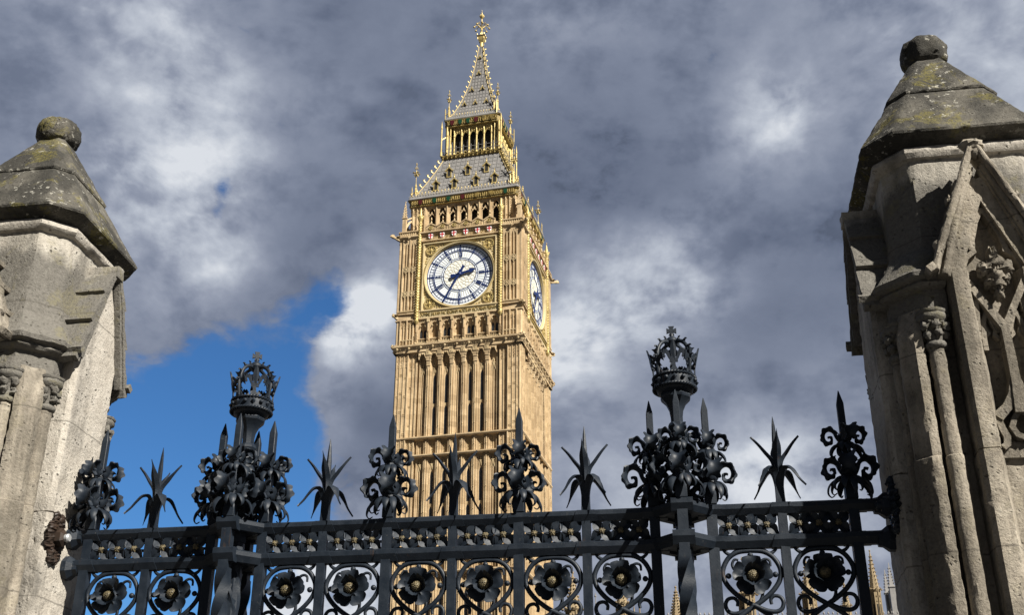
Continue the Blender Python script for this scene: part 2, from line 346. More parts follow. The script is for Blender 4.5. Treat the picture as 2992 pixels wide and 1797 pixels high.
    def build(s, name, mats, parent=None, smooth=False, sharp=0.7, loc=None):
        me = bpy.data.meshes.new(name); me.from_pydata(s.v, [], s.f)
        for m in (mats if isinstance(mats, list) else [mats]): me.materials.append(m)
        me.polygons.foreach_set('material_index', s.m)
        bm = bmesh.new(); bm.from_mesh(me); bmesh.ops.recalc_face_normals(bm, faces=bm.faces); bm.to_mesh(me); bm.free()
        if smooth:
            me.polygons.foreach_set('use_smooth', [True]*len(me.polygons)); me.set_sharp_from_angle(angle=sharp)
        me.update(); return link(name, me, parent, loc)
def link(name, data, parent=None, loc=None, rz=0.0):
    o = bpy.data.objects.new(name, data); COL.objects.link(o); o.parent = parent
    if loc is not None: o.location = loc
    o.rotation_euler.z = rz; return o
def thing(name, label, cat, loc=(0, 0, 0), rz=0.0, group=None):
    o = link(name, None, None, loc, rz); o.empty_display_size = .3; tag(o, label, cat, group); return o
def tag(o, label, cat, group=None):
    o['label'] = label; o['category'] = cat
    if group: o['group'] = group
    return o
def copy_of(o, parent, loc=None, rz=None):
    c = o.copy(); COL.objects.link(c); c.parent = parent
    if loc is not None: c.location = loc
    if rz is not None: c.rotation_euler.z = rz
    for ch in list(o.children): copy_of(ch, c)
    return c
SIDE = [Matrix.Rotation(k*PI/2, 4, 'Z') for k in range(4)]

def weather(o, maxlen, amp, zmin, pit=0.0, sc=14.0):
    """cut a stone block fine and wear its faces and arrises"""
    me = o.data; bm = bmesh.new(); bm.from_mesh(me)
    bmesh.ops.remove_doubles(bm, verts=bm.verts, dist=1e-5)
    bmesh.ops.triangulate(bm, faces=[f for f in bm.faces if len(f.verts) > 4])
    for _ in range(7):
        es = [e for e in bm.edges if e.calc_length() > maxlen and max(e.verts[0].co.z, e.verts[1].co.z) > zmin]
        if not es: break
        bmesh.ops.subdivide_edges(bm, edges=es, cuts=1, use_grid_fill=True)
        bmesh.ops.triangulate(bm, faces=[f for f in bm.faces if len(f.verts) > 4])
    bm.normal_update(); base = Vector(o.matrix_world.translation) if o.parent is None else Vector(o.parent.location)
    mv = []
    for v in bm.verts:
        q = v.co+base
        d = mnoise.fractal(q*sc, .7, 2.1, 4)*amp
        if pit:
            h = mnoise.noise(q*46+Vector((3, 9, 1)))
            if h > .34: d -= (h-.34)*pit
        # arrises wear more
        sh = 1.0-min([1.0]+[a.normal.dot(b_.normal) for e in v.link_edges if len(e.link_faces) == 2 for a, b_ in [e.link_faces]])
        d -= amp*.55*min(1, sh*1.4)*(1+mnoise.noise(q*30))
        mv.append(v.normal*d)
    for v, d in zip(bm.verts, mv): v.co += d
    bm.to_mesh(me); bm.free()
    me.polygons.foreach_set('use_smooth', [True]*len(me.polygons)); me.set_sharp_from_angle(angle=.62)

# ------------------------------------------------------------------ ground
g = MB(); g.box(-1500, 1500, -600, 2500, -.4, -.004)
o = g.build('ground', M['asphalt']); o['kind'] = 'structure'
g = MB(); g.box(-30, 30, -4, 5.2, -.2, .13); g.box(-30, 30, 6.9, 40, -.2, .10)
o = g.build('pavement', M['paving']); o['kind'] = 'structure'; o.rotation_euler.z = R(-8.867)

# ------------------------------------------------------------------ stone gate piers
FRZ = math.atan(-.156)
FU = Vector((math.cos(FRZ), math.sin(FRZ), 0)); FN = Vector((-FU.y, FU.x, 0)); FO = Vector((0, 6.0, 0))
def fworld(s, off, z=0): return FO+FU*s+FN*off+Vector((0, 0, z))
def octo(a, b, z=None):
    p = [(b,-a),(a,-b),(a,b),(b,a),(-b,a),(-a,b),(-a,-b),(-b,-a)]
    return p if z is None else [(x, y, z) for x, y in p]
def lumps(mb, c, r, seed, nu=18, nv=12, amp=.45, freq=2.6):
    pts = []; rx, ry, rz = r
    for k in range(nv+1):
        th = PI*k/nv; ring = []
        for i in range(nu):
            ph = 2*PI*i/nu; d = Vector((math.sin(th)*math.cos(ph), math.sin(th)*math.sin(ph), -math.cos(th)))
            q = 1+amp*mnoise.noise(d*freq+Vector((seed, seed*1.7, 0)))+amp*.5*mnoise.noise(d*freq*2.3+Vector((0, seed, 5)))
            ring.append((c[0]+d.x*rx*q*max(1, 1), c[1]+d.y*ry*q, c[2]+d.z*rz*q))
        pts.append(ring)
    mb.loft(pts)

def stone_pier(label, s, group, seed, ball_n, plain_sides):
    P = thing('stone_gate_pier', label, 'gate pier', fworld(s, -.02), FRZ, group)
    # --- shaft
    mb = MB(); K = 1.075
    mb.loft([octo(.64,.45,0), octo(.64,.45,.5), octo(.58,.41,.56), octo(.405,.28,.58), octo(.405,.28,2.4), octo(.405,.28,4.18)])
    for k in range(4):
        mb.M = SIDE[k]
        rd = [(x*K, y*K) for x, y in [(-.445,-.385),(-.385,-.445),(-.345,-.447),(-.325,-.35),(-.35,-.325),(-.447,-.345)]]
        rt = [(x*K, y*K) for x, y in [(-.415,-.35),(-.35,-.415),(-.33,-.42),(-.32,-.35),(-.35,-.32),(-.42,-.33)]]
        mb.loft([[(x*1.012, y*1.012, .56) for x, y in rd], [(x*1.012, y*1.012, 3.425) for x, y in rd], [(x, y, 3.432) for x, y in rd], [(x, y, 3.440) for x, y in rd], [(x, y, 4.05) for x, y in rd], [(x, y, 4.20) for x, y in rt]])
        if k not in plain_sides:
            for sg in (-1, 1):
                jb = [(-.222,-.36),(-.224,-.535),(-.204,-.556),(-.130,-.556),(-.098,-.478),(-.098,-.36)]
                jb = [(x*sg, y) for x, y in jb]
                if sg > 0: jb = jb[::-1]
                mb.prism(jb, .57, 3.43); mb.prism([(x*.985, y*.996) for x, y in jb], 3.434, 4.345)
            mb.fb(-.11, .11, .35, .464, .57, 4.35)
    mb.M = None
    sh = mb.build('shaft', M['pier_mid'], P); weather(sh, .042, .0045, 2.55, .02)
    for k in plain_sides:
        mb = MB(); mb.M = SIDE[k]
        sl = [(-.222,-.36),(-.226,-.53),(-.204,-.556),(.204,-.556),(.226,-.53),(.222,-.36)]
        mb.prism(sl, .57, 3.43); mb.prism([(x*.985, y*.996) for x, y in sl], 3.434, 4.40)
        mb.plate([(-.25,4.39),(.25,4.39),(.11,4.70),(0,4.95),(-.11,4.70)], .37, .5515)
        mb.M = None; pn = mb.build('railing_face', M['pier'], P); weather(pn, .042, .0045, 2.55, .03)
    # --- upper drum with string course and neck roll
    mb = MB()
    ST_ = [(.465,.315,4.13),(.478,.325,4.15),(.478,.325,4.285),(.508,.345,4.295),(.522,.355,4.31),(.512,.35,4.326),(.545,.372,4.336),(.55,.376,4.365),(.522,.358,4.385),(.470,.318,4.48)]
    mb.loft([octo(*q) for q in [(.45,.30,4.13),(.455,.30,4.48),(.430,.290,4.57),(.412,.277,4.72),(.41,.275,5.12)]])
    for k in range(4):                       # string course, broken by the gabled faces
        mb.M = SIDE[k]; mb.loft([[(x, y, z) for x, y in ((-.225,-.15),(-.225,-a),(-b,-a),(-a,-b),(-a,-.225),(-.15,-.225))] for a, b, z in ST_+[(.43,.29,4.56)]])
    for k in range(4):                       # little set-offs cut on the weathering
        mb.M = SIDE[k]
        for sx in (-.27, .27): mb.wedge(sx-.04, sx+.04, .40, .508, .470, 4.40, 4.495)
        mb.M = SIDE[k] @ Matrix.Rotation(R(45), 4, 'Z'); mb.wedge(-.04, .04, .42, .600, .555, 4.40, 4.495)
    mb.M = None
    dr = mb.build('drum', M['pier_soot'], P); weather(dr, .04, .0055, 2.5, .03)
    mb = MB(); mb.loft([octo(*q) for q in [(.40,.27,5.075),(.432,.29,5.085),(.448,.302,5.108),(.448,.302,5.13),(.432,.29,5.152),(.40,.27,5.165)]])
    rl = mb.build('neck_roll', M['pier'], P); weather(rl, .05, .003, 2, 0)
    # --- cap
    mb = MB(); mb.loft([octo(*q) for q in [(.40,.27,5.150),(.428,.288,5.166),(.452,.315,5.178),(.503,.356,5.200),(.507,.36,5.214),(.48,.338,5.26),(.284,.197,5.606),(.20,.14,5.62)]])
    mb.loft([octo(*q) for q in [(.24,.16,5.585),(.299,.206,5.592),(.302,.208,5.606),(.285,.196,5.635),(.088,.058,5.972),(.07,.045,5.98)]])
    cp = mb.build('cap', M['pier_cap'], P); weather(cp, .036, .0042, 2, .012)
    mb = MB(); mb.lathe([(.02,5.975),(.085,5.985),(.125,6.012),(.139,6.045),(.142,6.085),(.135,6.125),(.108,6.162),(.06,6.18),(.01,6.185)] if ball_n > 8 else [(.02,5.97),(.085,5.98),(.122,6.008),(.137,6.035),(.138,6.115),(.122,6.155),(.085,6.18),(.01,6.185)], ball_n, rot=PI/8); mb.v = [(x, y, z-.032) for x, y, z in mb.v]
    fi = mb.build('ball_finial', M['pier_cap'], P); weather(fi, .025, .007, 2, .04, 22)
    # --- nook shafts with carved capitals
    for k in range(4):
        for q in ((-.312,-.462), (-.462,-.312)):
            v = SIDE[k] @ Vector((q[0], q[1], 0)); c = MB()
            c.lathe([(.052,.55),(.044,.62),(.0435,2.5),(.0435,3.424),(.039,3.430),(.0395,3.436),(.0405,3.446),(.040,3.99)], 14)
            co = c.build('nook_shaft', M['pier_mid'], P, loc=(v.x, v.y, 0)); weather(co, .03, .0035, 2.55, .02)
            c = MB(); ang = math.atan2(v.y, v.x)
            c.lathe([(.04,3.965),(.052,3.972),(.056,3.985),(.050,3.998),(.040,4.003)], 14)
            for zz, rr, n_, r0 in ((4.035,.050,6,.021), (4.078,.056,6,.023), (4.10,.040,4,.024)):
                for i in range(n_):
                    a = 2*PI*i/n_+zz*70; lumps(c, (rr*math.cos(a), rr*math.sin(a), zz+.004*(i % 2)), (r0, r0, r0*1.05), seed+i+zz*10+k, 9, 7, .6, 2.2)
            c.lathe([(.040,4.0),(.044,4.06),(.058,4.105),(.074,4.115),(.078,4.13),(.074,4.145),(.080,4.15),(.080,4.163),(.05,4.17)], 8, rot=ang)
            cap_ = c.build('capital', M['pier_soot'], co, smooth=True, sharp=.9)
    # --- gablets
    for k in range(4):
        m = MB(); m.M = SIDE[k]
        path = [(x*1.09, z) for x, z in [(-.262,4.335),(-.215,4.475),(-.150,4.655),(-.082,4.835),(-.040,4.945),(-.012,5.02)]]
        plain = k in plain_sides
        for sg in (1, -1):
            if plain:                        # roof of three overlapping courses, running out over the face
                for (xa, za), (xb, zb) in (((-.305,4.285),(-.190,4.575)), ((-.212,4.560),(-.112,4.795)), ((-.128,4.780),(-.012,4.985))):
                    ex = (xb-xa)*.02; m.bar([(xa*sg, -.465, za), (xb*sg, -.465, zb)], [.025, .012], .130)
                m.bar([(x*sg*.86, -.568, z-.02) for x, z in path[:-1]], [.014]*5, .022)
            else:
                m.tube([(x*sg, -.598, z) for x, z in path], .021, 10); m.bar([(x*sg, -.53, z-.004) for x, z in path], .012, .06)      # coping roll
                m.tube([(x*sg*.84, -.572, z-.020) for x, z in path[:-1]], .021, 10); m.bar([(x*sg*.84, -.52, z-.020) for x, z in path[:-1]], .030, .05)
                for x, z in ((-.250,4.475), (-.162,4.72)): lumps(m, (x*sg, -.575, z), (.020,.04,.026), seed+z, 8, 6, .5)
                for x, z in ((-.215,4.505), (-.14,4.685), (-.07,4.855)): m.bar([(x*sg-.012*sg, -.36, z), (x*sg-.012*sg, -.54, z)], .022, .016, axis=(0, 0, 1))
            m.bar([(-.285*sg, -.57, 4.355), (-.322*sg, -.57, 4.33)], .02, .05)
        if plain: m.fb(-.040, .040, .34, .602, 4.940, 5.015); pass
        else:
            lumps(m, (0, -.580, 5.035), (.055,.05,.036), seed+k, 12, 8, .5); lumps(m, (0, -.585, 4.985), (.03,.04,.03), seed+2, 10, 8, .3)
            m.plate([(-.25,4.343),(.25,4.343),(.11,4.70),(0,4.96),(-.11,4.70)], .35, .462)
        m.M = None
        gb = m.build('gablet', M['pier_soot' if plain else 'pier_mid'], P); weather(gb, .035, .004, 2.5, .015)
        if plain: continue
        # blind tracery of the niche
        TM = Matrix.Translation((0, -.035, 0)) @ Matrix.Diagonal((1.09, 1, 1, 1)); t_ = MB(); t_.M = SIDE[k] @ TM
        def bars(pts, w, o1=.505):
            for sg in (1, -1): t_.bar([(x*sg, -(o1+.40)/2, z) for x, z in pts], w, (o1-.40)/2)
        bars([(-.195,4.33),(-.165,4.42),(-.10,4.60),(-.045,4.745),(-.001,4.86)], [.052,.054,.052,.048,.03], .515)
        bars([(-.002,4.70),(-.035,4.625),(-.062,4.54),(-.072,4.475),(-.070,4.455),(-.105,4.425),(-.128,4.37),(-.134,4.31)], .014, .492)
        bars([(-.165,4.335),(-.125,4.285),(-.06,4.155),(-.003,4.035)], [.03,.017,.016,.018], .508)
        bars([(-.092,4.225),(-.104,4.10),(-.112,3.98)], .011, .49)
        bars([(-.088,3.93),(-.087,4.01),(-.079,4.08),(-.062,4.128),(-.042,4.08),(-.022,4.02)], .011, .475)
        bars([(-.090,4.00),(-.066,4.022),(-.074,4.05)], .009, .468); bars([(-.018,3.99),(-.040,4.012),(-.034,4.04)], .009, .468)
        t_.bar([(0, -.45, 3.60), (0, -.45, 3.75), (0, -.45, 4.05)], [.03,.020,.019], .058)
        bars([(-.004,3.80),(-.020,3.70),(-.052,3.635),(-.100,3.585)], [.012,.018,.022,.026], .498)
        bars([(-.10,3.60),(-.088,3.53),(-.075,3.49),(-.08,3.455),(-.10,3.44)], .015, .49); bars([(-.002,3.62),(-.030,3.585),(-.046,3.54),(-.03,3.50),(-.002,3.485)], .013, .485)
        t_.fb(-.10, .10, .425, .452, 3.40, 3.475)
        t_.M = None
        tr = t_.build('niche_tracery', M['pier_mid'], P); weather(tr, .03, .0025, 2.5, .01)
        b_ = MB(); b_.M = SIDE[k] @ TM
        for (x, z, rx, rz) in ((0,4.40,.018,.045),(-.036,4.335,.032,.038),(.036,4.335,.032,.038),(0,4.365,.034,.034),(0,4.285,.036,.042),(-.030,4.27,.018,.018),(.030,4.275,.018,.018),(0,4.215,.018,.030),(-.012,4.31,.02,.03)):
            lumps(b_, (x*1.1, -.505, 4.31+(z-4.31)*1.1), (rx*1.12, .052, rz*1.12), seed+x*90+z*7, 18, 12, .55, 2.6)
        b_.M = None
        b_.build('leaf_boss', M['pier_mid'], P, smooth=True, sharp=1.1)
    return P
stone_pier('pale stone gate pier with round mossy ball finial at left end of iron railing', -3.010, 'stone gate piers', 11, 16, (1,))
stone_pier('shaded stone gate pier with angular finial and traceried niche at right end of railing', 2.465, 'stone gate piers', 47, 8, (3,))

# ------------------------------------------------------------------ iron railing
RAIL = thing('iron_railing', 'black ornamental iron railing with crowns, roses and spikes between the two stone piers', 'railing', tuple(FO), FRZ)
IR = M['iron']
SPEARS = [-2.338, -.660, .041, 1.732]
LILIES = [-1.985, -1.0105, -.3095, .3915, 1.3815]
CROWNS = [-1.488, .8865]; CD = .1445
X0, X1 = -2.455, 1.91
def rail_prof(z0, z1, d, e=0.0):          # (depth, z) section: upright fillet over a hollow-chamfered underside
    h = z1-z0
    return [(-d-e, z1), (-d-e, z1-h*.42), (-d*.45-e, z0-e*.5), (d*.45+e, z0-e*.5), (d+e, z1-h*.42), (d+e, z1), (d*.6, z1+.008), (-d*.6, z1+.008)]
def rail(mb, a, b, z0, z1, d, e=0.0, skew=0.0):
    A = Vector((a[0], a[1], 0)); B = Vector((b[0], b[1], 0)); t_ = (B-A).normalized(); nn = Vector((-t_.y, t_.x, 0))
    pr = rail_prof(z0, z1, d, e)
    mb.loft([[tuple(A+nn*y+t_*(skew*(z-z0))+Vector((0,0,z))) for y, z in pr], [tuple(B+nn*y-t_*(skew*(z-z0))+Vector((0,0,z))) for y, z in pr]])
for z0, z1, d in ((3.322, 3.372, .034), (3.152, 3.208, .034)):
    m = MB(); segs = [X0]+[c+q for c in CROWNS for q in (-CD, CD)]+[X1]
    for a, b in ((segs[0], segs[1]), (segs[2], segs[3]), (segs[4], segs[5])): rail(m, (a, 0), (b, 0), z0, z1, d)
    for x in SPEARS+LILIES+[c+q for c in CROWNS for q in (-CD, CD)]: rail(m, (x-.066, 0), (x+.066, 0), z0+.001, z1+.0015, d, .0055, .35)
    for c in CROWNS:
        K = [(c-CD, 0), (c, -CD), (c+CD, 0), (c, CD)]
        for i in range(4): rail(m, K[i], K[(i+1) % 4], z0+.0007, z1-.0008, .036)
        for y in (-CD, CD): rail(m, (c-.055, y), (c+.055, y), z0-.006, z1+.003, .040, .003)
        m.box(c-.09, c+.09, -.09, .09, z0+.012, z1-.012)
    m.build('rail', IR, RAIL)
for z0, z1, d in ((.92, .98, .034),):
    m = MB(); rail(m, (X0, 0), (X1, 0), z0, z1, d); m.build('rail', IR, RAIL)
m = MB(); m.box(X0-.02, X1-.02, -.14, .14, 0, .45); m.box(X0-.02, X1-.02, -.17, .17, .45, .55)
m.build('plinth', M['pier'], RAIL)

# ---- curled leaf work
def spiral(p, steps): return [Vector(q) for q in p]
def smooth_path(pts, n):                 # Catmull-Rom
    P = [Vector(p) for p in pts]; P = [P[0]*2-P[1]]+P+[P[-1]*2-P[-2]]; outp = []
    for i in range(1, len(P)-2):
        for k in range(n):
            t = k/n; a, b, c, d = P[i-1], P[i], P[i+1], P[i+2]
            outp.append(.5*((2*b)+(c-a)*t+(2*a-5*b+4*c-d)*t*t+(3*b-a-3*c+d)*t*t*t))
    outp.append(P[-2]); return outp
def bow(mb, z, k, dirs, droops, seed=0):
    """one tier of scrolled iron leaves round a bar: k scales it"""
    rnd = random.Random(seed); kk = k
    for a in dirs:
        k = kk
        a += rnd.uniform(-.20, .20); k = kk*rnd.uniform(.88, 1.10); ca, sa = math.cos(a), math.sin(a); side = Vector((-sa, ca, 0)); jit = rnd.uniform(-.006, .006)
        prof = [(.012,-.052),(.036,-.044),(.054,-.014),(.066,.018),(.090,.033),(.112,.022),(.121,-.006),(.112,-.034),(.094,-.040),(.082,-.026),(.090,-.012),(.100,-.016)]
        pts = smooth_path([(ca*r*k, sa*r*k, z+(h+jit)*k) for r, h in prof], 4)
        n = len(pts); w = [(.034+.050*math.sin(min(1, i/n*1.5)*PI/2))*k*(1+.20*math.sin(i*1.35))*(1 if i < n*.52 else 1-.86*(i-n*.52)/(n*.48)) for i in range(n)]
        mb.ribbon(pts, w, side+Vector((0, 0, rnd.uniform(-.25, .25))), .0065*k, -.27, 9)
    k = kk
    for a in droops:
        ca, sa = math.cos(a), math.sin(a); side = Vector((-sa, ca, 0)); q = rnd.uniform(.80, 1.22)
        prof = [(.014,-.050),(.042,-.056),(.072,-.066),(.096,-.092),(.102,-.124),(.088,-.142),(.072,-.134)]
        pts = smooth_path([(ca*r*k*q, sa*r*k*q, z+h*k*q) for r, h in prof], 4); n = len(pts)
        w = [(.012+.026*math.sin(min(1, i/n*1.3)*PI))*k*(1.0 if i < n*.5 else 1-.8*(i-n*.5)/(n*.5)) for i in range(n)]
        mb.ribbon(pts, w, side, .005*k, .14, 6)
def spear_bar(mb, twisted=False, base=.6):
    if twisted:
        rings = []
        for i in range(120):
            z = base+(3.115-base)*i/119; t_ = max(0, min(1, (3.10-z)/.04))*(3.10-z)*-9.0; h = .030*1.414
            rings.append([(h*math.cos(t_+PI/4+j*PI/2), h*math.sin(t_+PI/4+j*PI/2), z) for j in range(4)])
        mb.loft(rings); mb.box(-.026, .026, -.026, .026, 3.11, 3.40)
    else: mb.box(-.0255, .0255, -.0255, .0255, base, 3.40)
    sq = lambda h, z: [(-h,-h,z),(h,-h,z),(h,h,z),(-h,h,z)]
    def oc(h, c, z): return [(-h+c,-h,z),(h-c,-h,z),(h,-h+c,z),(h,h-c,z),(h-c,h,z),(-h+c,h,z),(-h,h-c,z),(-h,-h+c,z)]
    mb.loft([oc(.030,.001,3.385), oc(.030,.001,3.425), oc(.0295,.010,3.452), oc(.021,.009,3.475), oc(.019,.003,3.50), oc(.0175,.003,3.895), oc(.0172,.0032,3.90), oc(.002,.0005,3.972)])
Q4 = [0, PI/2, PI, 3*PI/2]; D4 = [PI/4+q for q in Q4]
def make_spear(tw=False, seed=0):
    m = MB(); spear_bar(m, tw); o_ = m.build('spear_post', IR, RAIL, smooth=True, sharp=.5)
    for z, k in ((3.722, .80), (3.555, 1.0)):
        b_ = MB(); bow(b_, z, k, Q4, [q+d for q in Q4 for d in (-.42, .04, .44)], seed+int(z*10)); b_.M = None
        b_.lathe([(.024*k, z-.075*k), (.034*k, z-.06*k), (.030*k, z-.04*k), (.036*k, z), (.024*k, z+.02*k)], 8)
        b_.build('scrolled_leaf', IR, o_, smooth=True, sharp=.6)
    return o_
sp = make_spear(False, 3); sp.location = (SPEARS[0], 0, 0); sp2 = make_spear(False, 14); sp2.location = (SPEARS[1], 0, 0)
copy_of(sp, RAIL, (SPEARS[2], 0, 0), PI-.04); copy_of(sp2, RAIL, (SPEARS[3], 0, 0), PI/2+.03)
tws = make_spear(True, 9); tws.location = (CROWNS[0], -CD, 0)
copy_of(tws, RAIL, (CROWNS[1], -CD, 0))
for c in CROWNS:
    copy_of(sp2 if c < 0 else sp, RAIL, (c-CD, 0, 0), R(94) if c < 0 else R(-86)); copy_of(sp if c < 0 else sp2, RAIL, (c+CD, 0, 0), R(175) if c < 0 else R(3)); copy_of(tws, RAIL, (c, CD, 0), R(180))

# ---- lily posts
def blade(mb, pts, w, side, th):
    P = smooth_path(pts, 5); n = len(P); sd = Vector(side)
    rings = []
    for i in range(n):
        t_ = (P[min(i+1, n-1)]-P[max(i-1, 0)]).normalized(); nm = sd.cross(t_).normalized(); u = i/(n-1)
        ww = w*(.62+.5*math.sin(min(1, u*1.25)*PI))*(1 if u < .55 else max(.04, 1-((u-.55)/.45)**1.3)); tt = th*(1-.6*u)
        rings.append([tuple(P[i]+sd*ww*.5), tuple(P[i]+nm*tt), tuple(P[i]-sd*ww*.5), tuple(P[i]-nm*tt*.6)])
    mb.loft(rings)
m = MB(); m.box(-.022, .022, -.022, .022, .6, 3.40)
m.loft([[(h*sx, h*sy, z) for sx, sy in ((-1,-1),(1,-1),(1,1),(-1,1))] for h, z in ((.0215,3.38),(.0205,3.47),(.0175,3.56),(.0135,3.62))])
lily = m.build('lily_post', IR, RAIL, loc=(LILIES[0], 0, 0))
m = MB()
m.loft([[(h*math.cos(j*PI/3), h*math.sin(j*PI/3), z) for j in range(6)] for h, z in ((.012,3.58),(.0155,3.64),(.014,3.72),(.008,3.80),(.001,3.848))])
for a in Q4:
    ca, sa = math.cos(a), math.sin(a)
    blade(m, [(ca*r, sa*r, z) for r, z in ((.006,3.52),(.018,3.60),(.055,3.655),(.088,3.70),(.122,3.738))], .040, (-sa, ca, 0), .017)
for a in D4:
    ca, sa = math.cos(a), math.sin(a)
    blade(m, [(ca*r, sa*r, z) for r, z in ((.010,3.40),(.018,3.50),(.044,3.556),(.080,3.552),(.110,3.515),(.136,3.475),(.168,3.437))], .046, (-sa, ca, 0), .015)
m.build('iron_leaves', IR, lily)
for x, r_ in zip(LILIES[1:], (90, 178, -92, 3)): copy_of(lily, RAIL, (x, 0, 0), R(r_))

# ---- cresting flowers between the two rails
def fl_proto():
    m = MB(); m.box(-.047, .047, .012, .020, -.008, .006); m.box(-.047, .047, .010, .018, .034, .044); m.box(-.047, .047, .010, .018, -.050, -.040)
    for a in D4:
        rows = []
        for i in range(7):
            u = i/6; r_ = .004+.070*u; w = .0280*math.sin(min(1, u*.97+.10)*PI*.95)+.0015; row = []
            for j in range(5):
                v = (j/4-.5)*2
                row.append((math.cos(a)*r_-math.sin(a)*v*w, -(.004+.020*u*(1-u)*2.2-.006*u-.017*abs(v)*(1-.2*u)*(-1)), math.sin(a)*r_+math.cos(a)*v*w))
            rows.append(row)
        vs = [p for r_ in rows for p in r_]; fs = [(i*5+j, i*5+j+1, (i+1)*5+j+1, (i+1)*5+j) for i in range(6) for j in range(4)]
        b0 = len(vs); vs += [(x, y+.006, z) for x, y, z in vs]; fs += [tuple(b0+q for q in reversed(f)) for f in list(fs)]
        rim = [0,1,2,3,4]+[i*5+4 for i in range(1, 7)]+[33,32,31,30]+[i*5 for i in range(5, 0, -1)]
        for i in range(len(rim)): p_, q_ = rim[i], rim[(i+1) % len(rim)]; fs.append((p_, q_, b0+q_, b0+p_))
        m.add(vs, fs)
    f = m.build('cresting_flower', IR, RAIL, smooth=True, sharp=.7)
    s_ = seed_head(.0180, .030, 6, 4); s_.build('seed_head', M['seed'], f, smooth=True, sharp=.5)
    return f
def seed_head(r, h, nu, nv):              # half-ball of little raised nuggets facing the street
    mb = MB(); mb.M = Matrix.Rotation(PI/2, 4, 'X')
    mb.lathe([(r, 0), (r*.93, h*.35), (r*.72, h*.7), (r*.40, h*.93), (r*.05, h)], 16)
    for k in range(nv):
        th = (k+.5)/nv*PI/2; n_ = max(3, int(2*nu*math.cos(th)))
        for i in range(n_):
            a = 2*PI*(i+.5*(k % 2))/n_; c = (r*.96*math.cos(th)*math.cos(a), r*.96*math.cos(th)*math.sin(a), h*.97*math.sin(th))
            q = PI*r*math.cos(th)/n_*.92; mb.ball(c, max(q, r*.10), 6, 4, .9)
    mb.ball((0, 0, h*.98), r*.16, 6, 4); mb.M = None; return mb
fl = fl_proto(); bays = []
edges = [SPEARS[0], LILIES[0], CROWNS[0]-CD, None, CROWNS[0]+CD, LILIES[1], SPEARS[1], LILIES[2], SPEARS[2], LILIES[3], CROWNS[1]-CD, None, CROWNS[1]+CD, LILIES[4], SPEARS[3]]
for a, b in zip(edges, edges[1:]):
    if a is not None and b is not None: bays.append((a+b)/2)
rr = random.Random(5); first = True
for c in bays:
    for d in (-.0945, 0, .0945):
        if first: fl.location = (c+d, 0, 3.268); first = False; continue
        f = copy_of(fl, RAIL, (c+d, 0, 3.268)); f.rotation_euler = (0, rr.uniform(-.10, .10), 0); f.scale = [rr.uniform(.95, 1.04)]*3

# ---- heart scroll and rose of each bay
def scroll_proto():
    m = MB(); W_ = .0125; D_ = .010
    ring = []
    for i in range(0, 45):
        a = R(-128+ i*(308+128-0)/44*1.0)
        ring.append(a)
    # heart: out of the crossing, round the ring and back to the crossing, ends curling up
    def half(sg):
        pts = [(.0,2.868),(-.045,2.897),(-.092,2.936),(-.128,2.982),(-.1415,3.026),(-.134,3.066),(-.106,3.110),(-.062,3.136),(0,3.143)]
        tail = [(.0,2.868),(.040,2.848),(.072,2.838),(.105,2.836),(.130,2.850),(.139,2.880),(.126,2.906),(.098,2.912),(.080,2.895),(.082,2.872)]
        return [(x*sg, 0, z) for x, z in pts], [(x*sg, -.012*sg-.0, z) for x, z in tail]
    for sg in (1, -1):
        a, t_ = half(sg)
        m.tube(smooth_path(a, 5), (W_, D_), 8) if 0 else m.tube(smooth_path(a, 5), W_, 8)
        P = smooth_path(t_, 4); n = len(P); m.tube(P, [W_*(1-.35*i/n) for i in range(n)], 8)
        # cusps tying the ring to bar and rail
        m.tube(smooth_path([(-.088*sg,0,3.120),(-.108*sg,0,3.128),(-.128*sg,0,3.146),(-.134*sg,0,3.168)], 4), [.011-.0004*i for i in range(13)], 7)
        m.tube(smooth_path([(-.100*sg,0,3.122),(-.090*sg,0,3.130),(-.075*sg,0,3.142),(-.050*sg,0,3.150)], 3), .006, 6)
        m.ball((-.128*sg*.89+0, -.004, 3.018), .0145, 12, 8)
        m.box(-.157*sg if sg > 0 else .138, -.138*sg if sg > 0 else .157, -.008, .008, 3.005, 3.045)
        m.tube(smooth_path([(.0,0,2.87),(sg*.09,0,2.80),(sg*.14,0,2.70),(sg*.10,0,2.60),(0,0,2.56)], 4), W_, 8)
    m.ball((0, -.004, 3.118), .0145, 12, 8)
    m.tube(smooth_path([(.012,0,2.872),(.038,0,2.905),(.044,0,2.94),(.036,0,2.99)], 4), .0085, 8)       # stem
    m.tube(smooth_path([(-.04,.004,3.02),(-.078,.004,3.045),(-.092,.004,3.075),(-.080,.004,3.100),(-.060,.004,3.098)], 4), [.0085-.00015*i for i in range(17)], 8)
    m.tube(smooth_path([(.03,.004,3.05),(.052,.004,3.088),(.074,.004,3.098),(.092,.004,3.088),(.094,.004,3.062)], 4), [.0085-.00015*i for i in range(17)], 8)
    return m
sc_o = scroll_proto().build('heart_scroll', IR, RAIL, smooth=True, sharp=1.0)
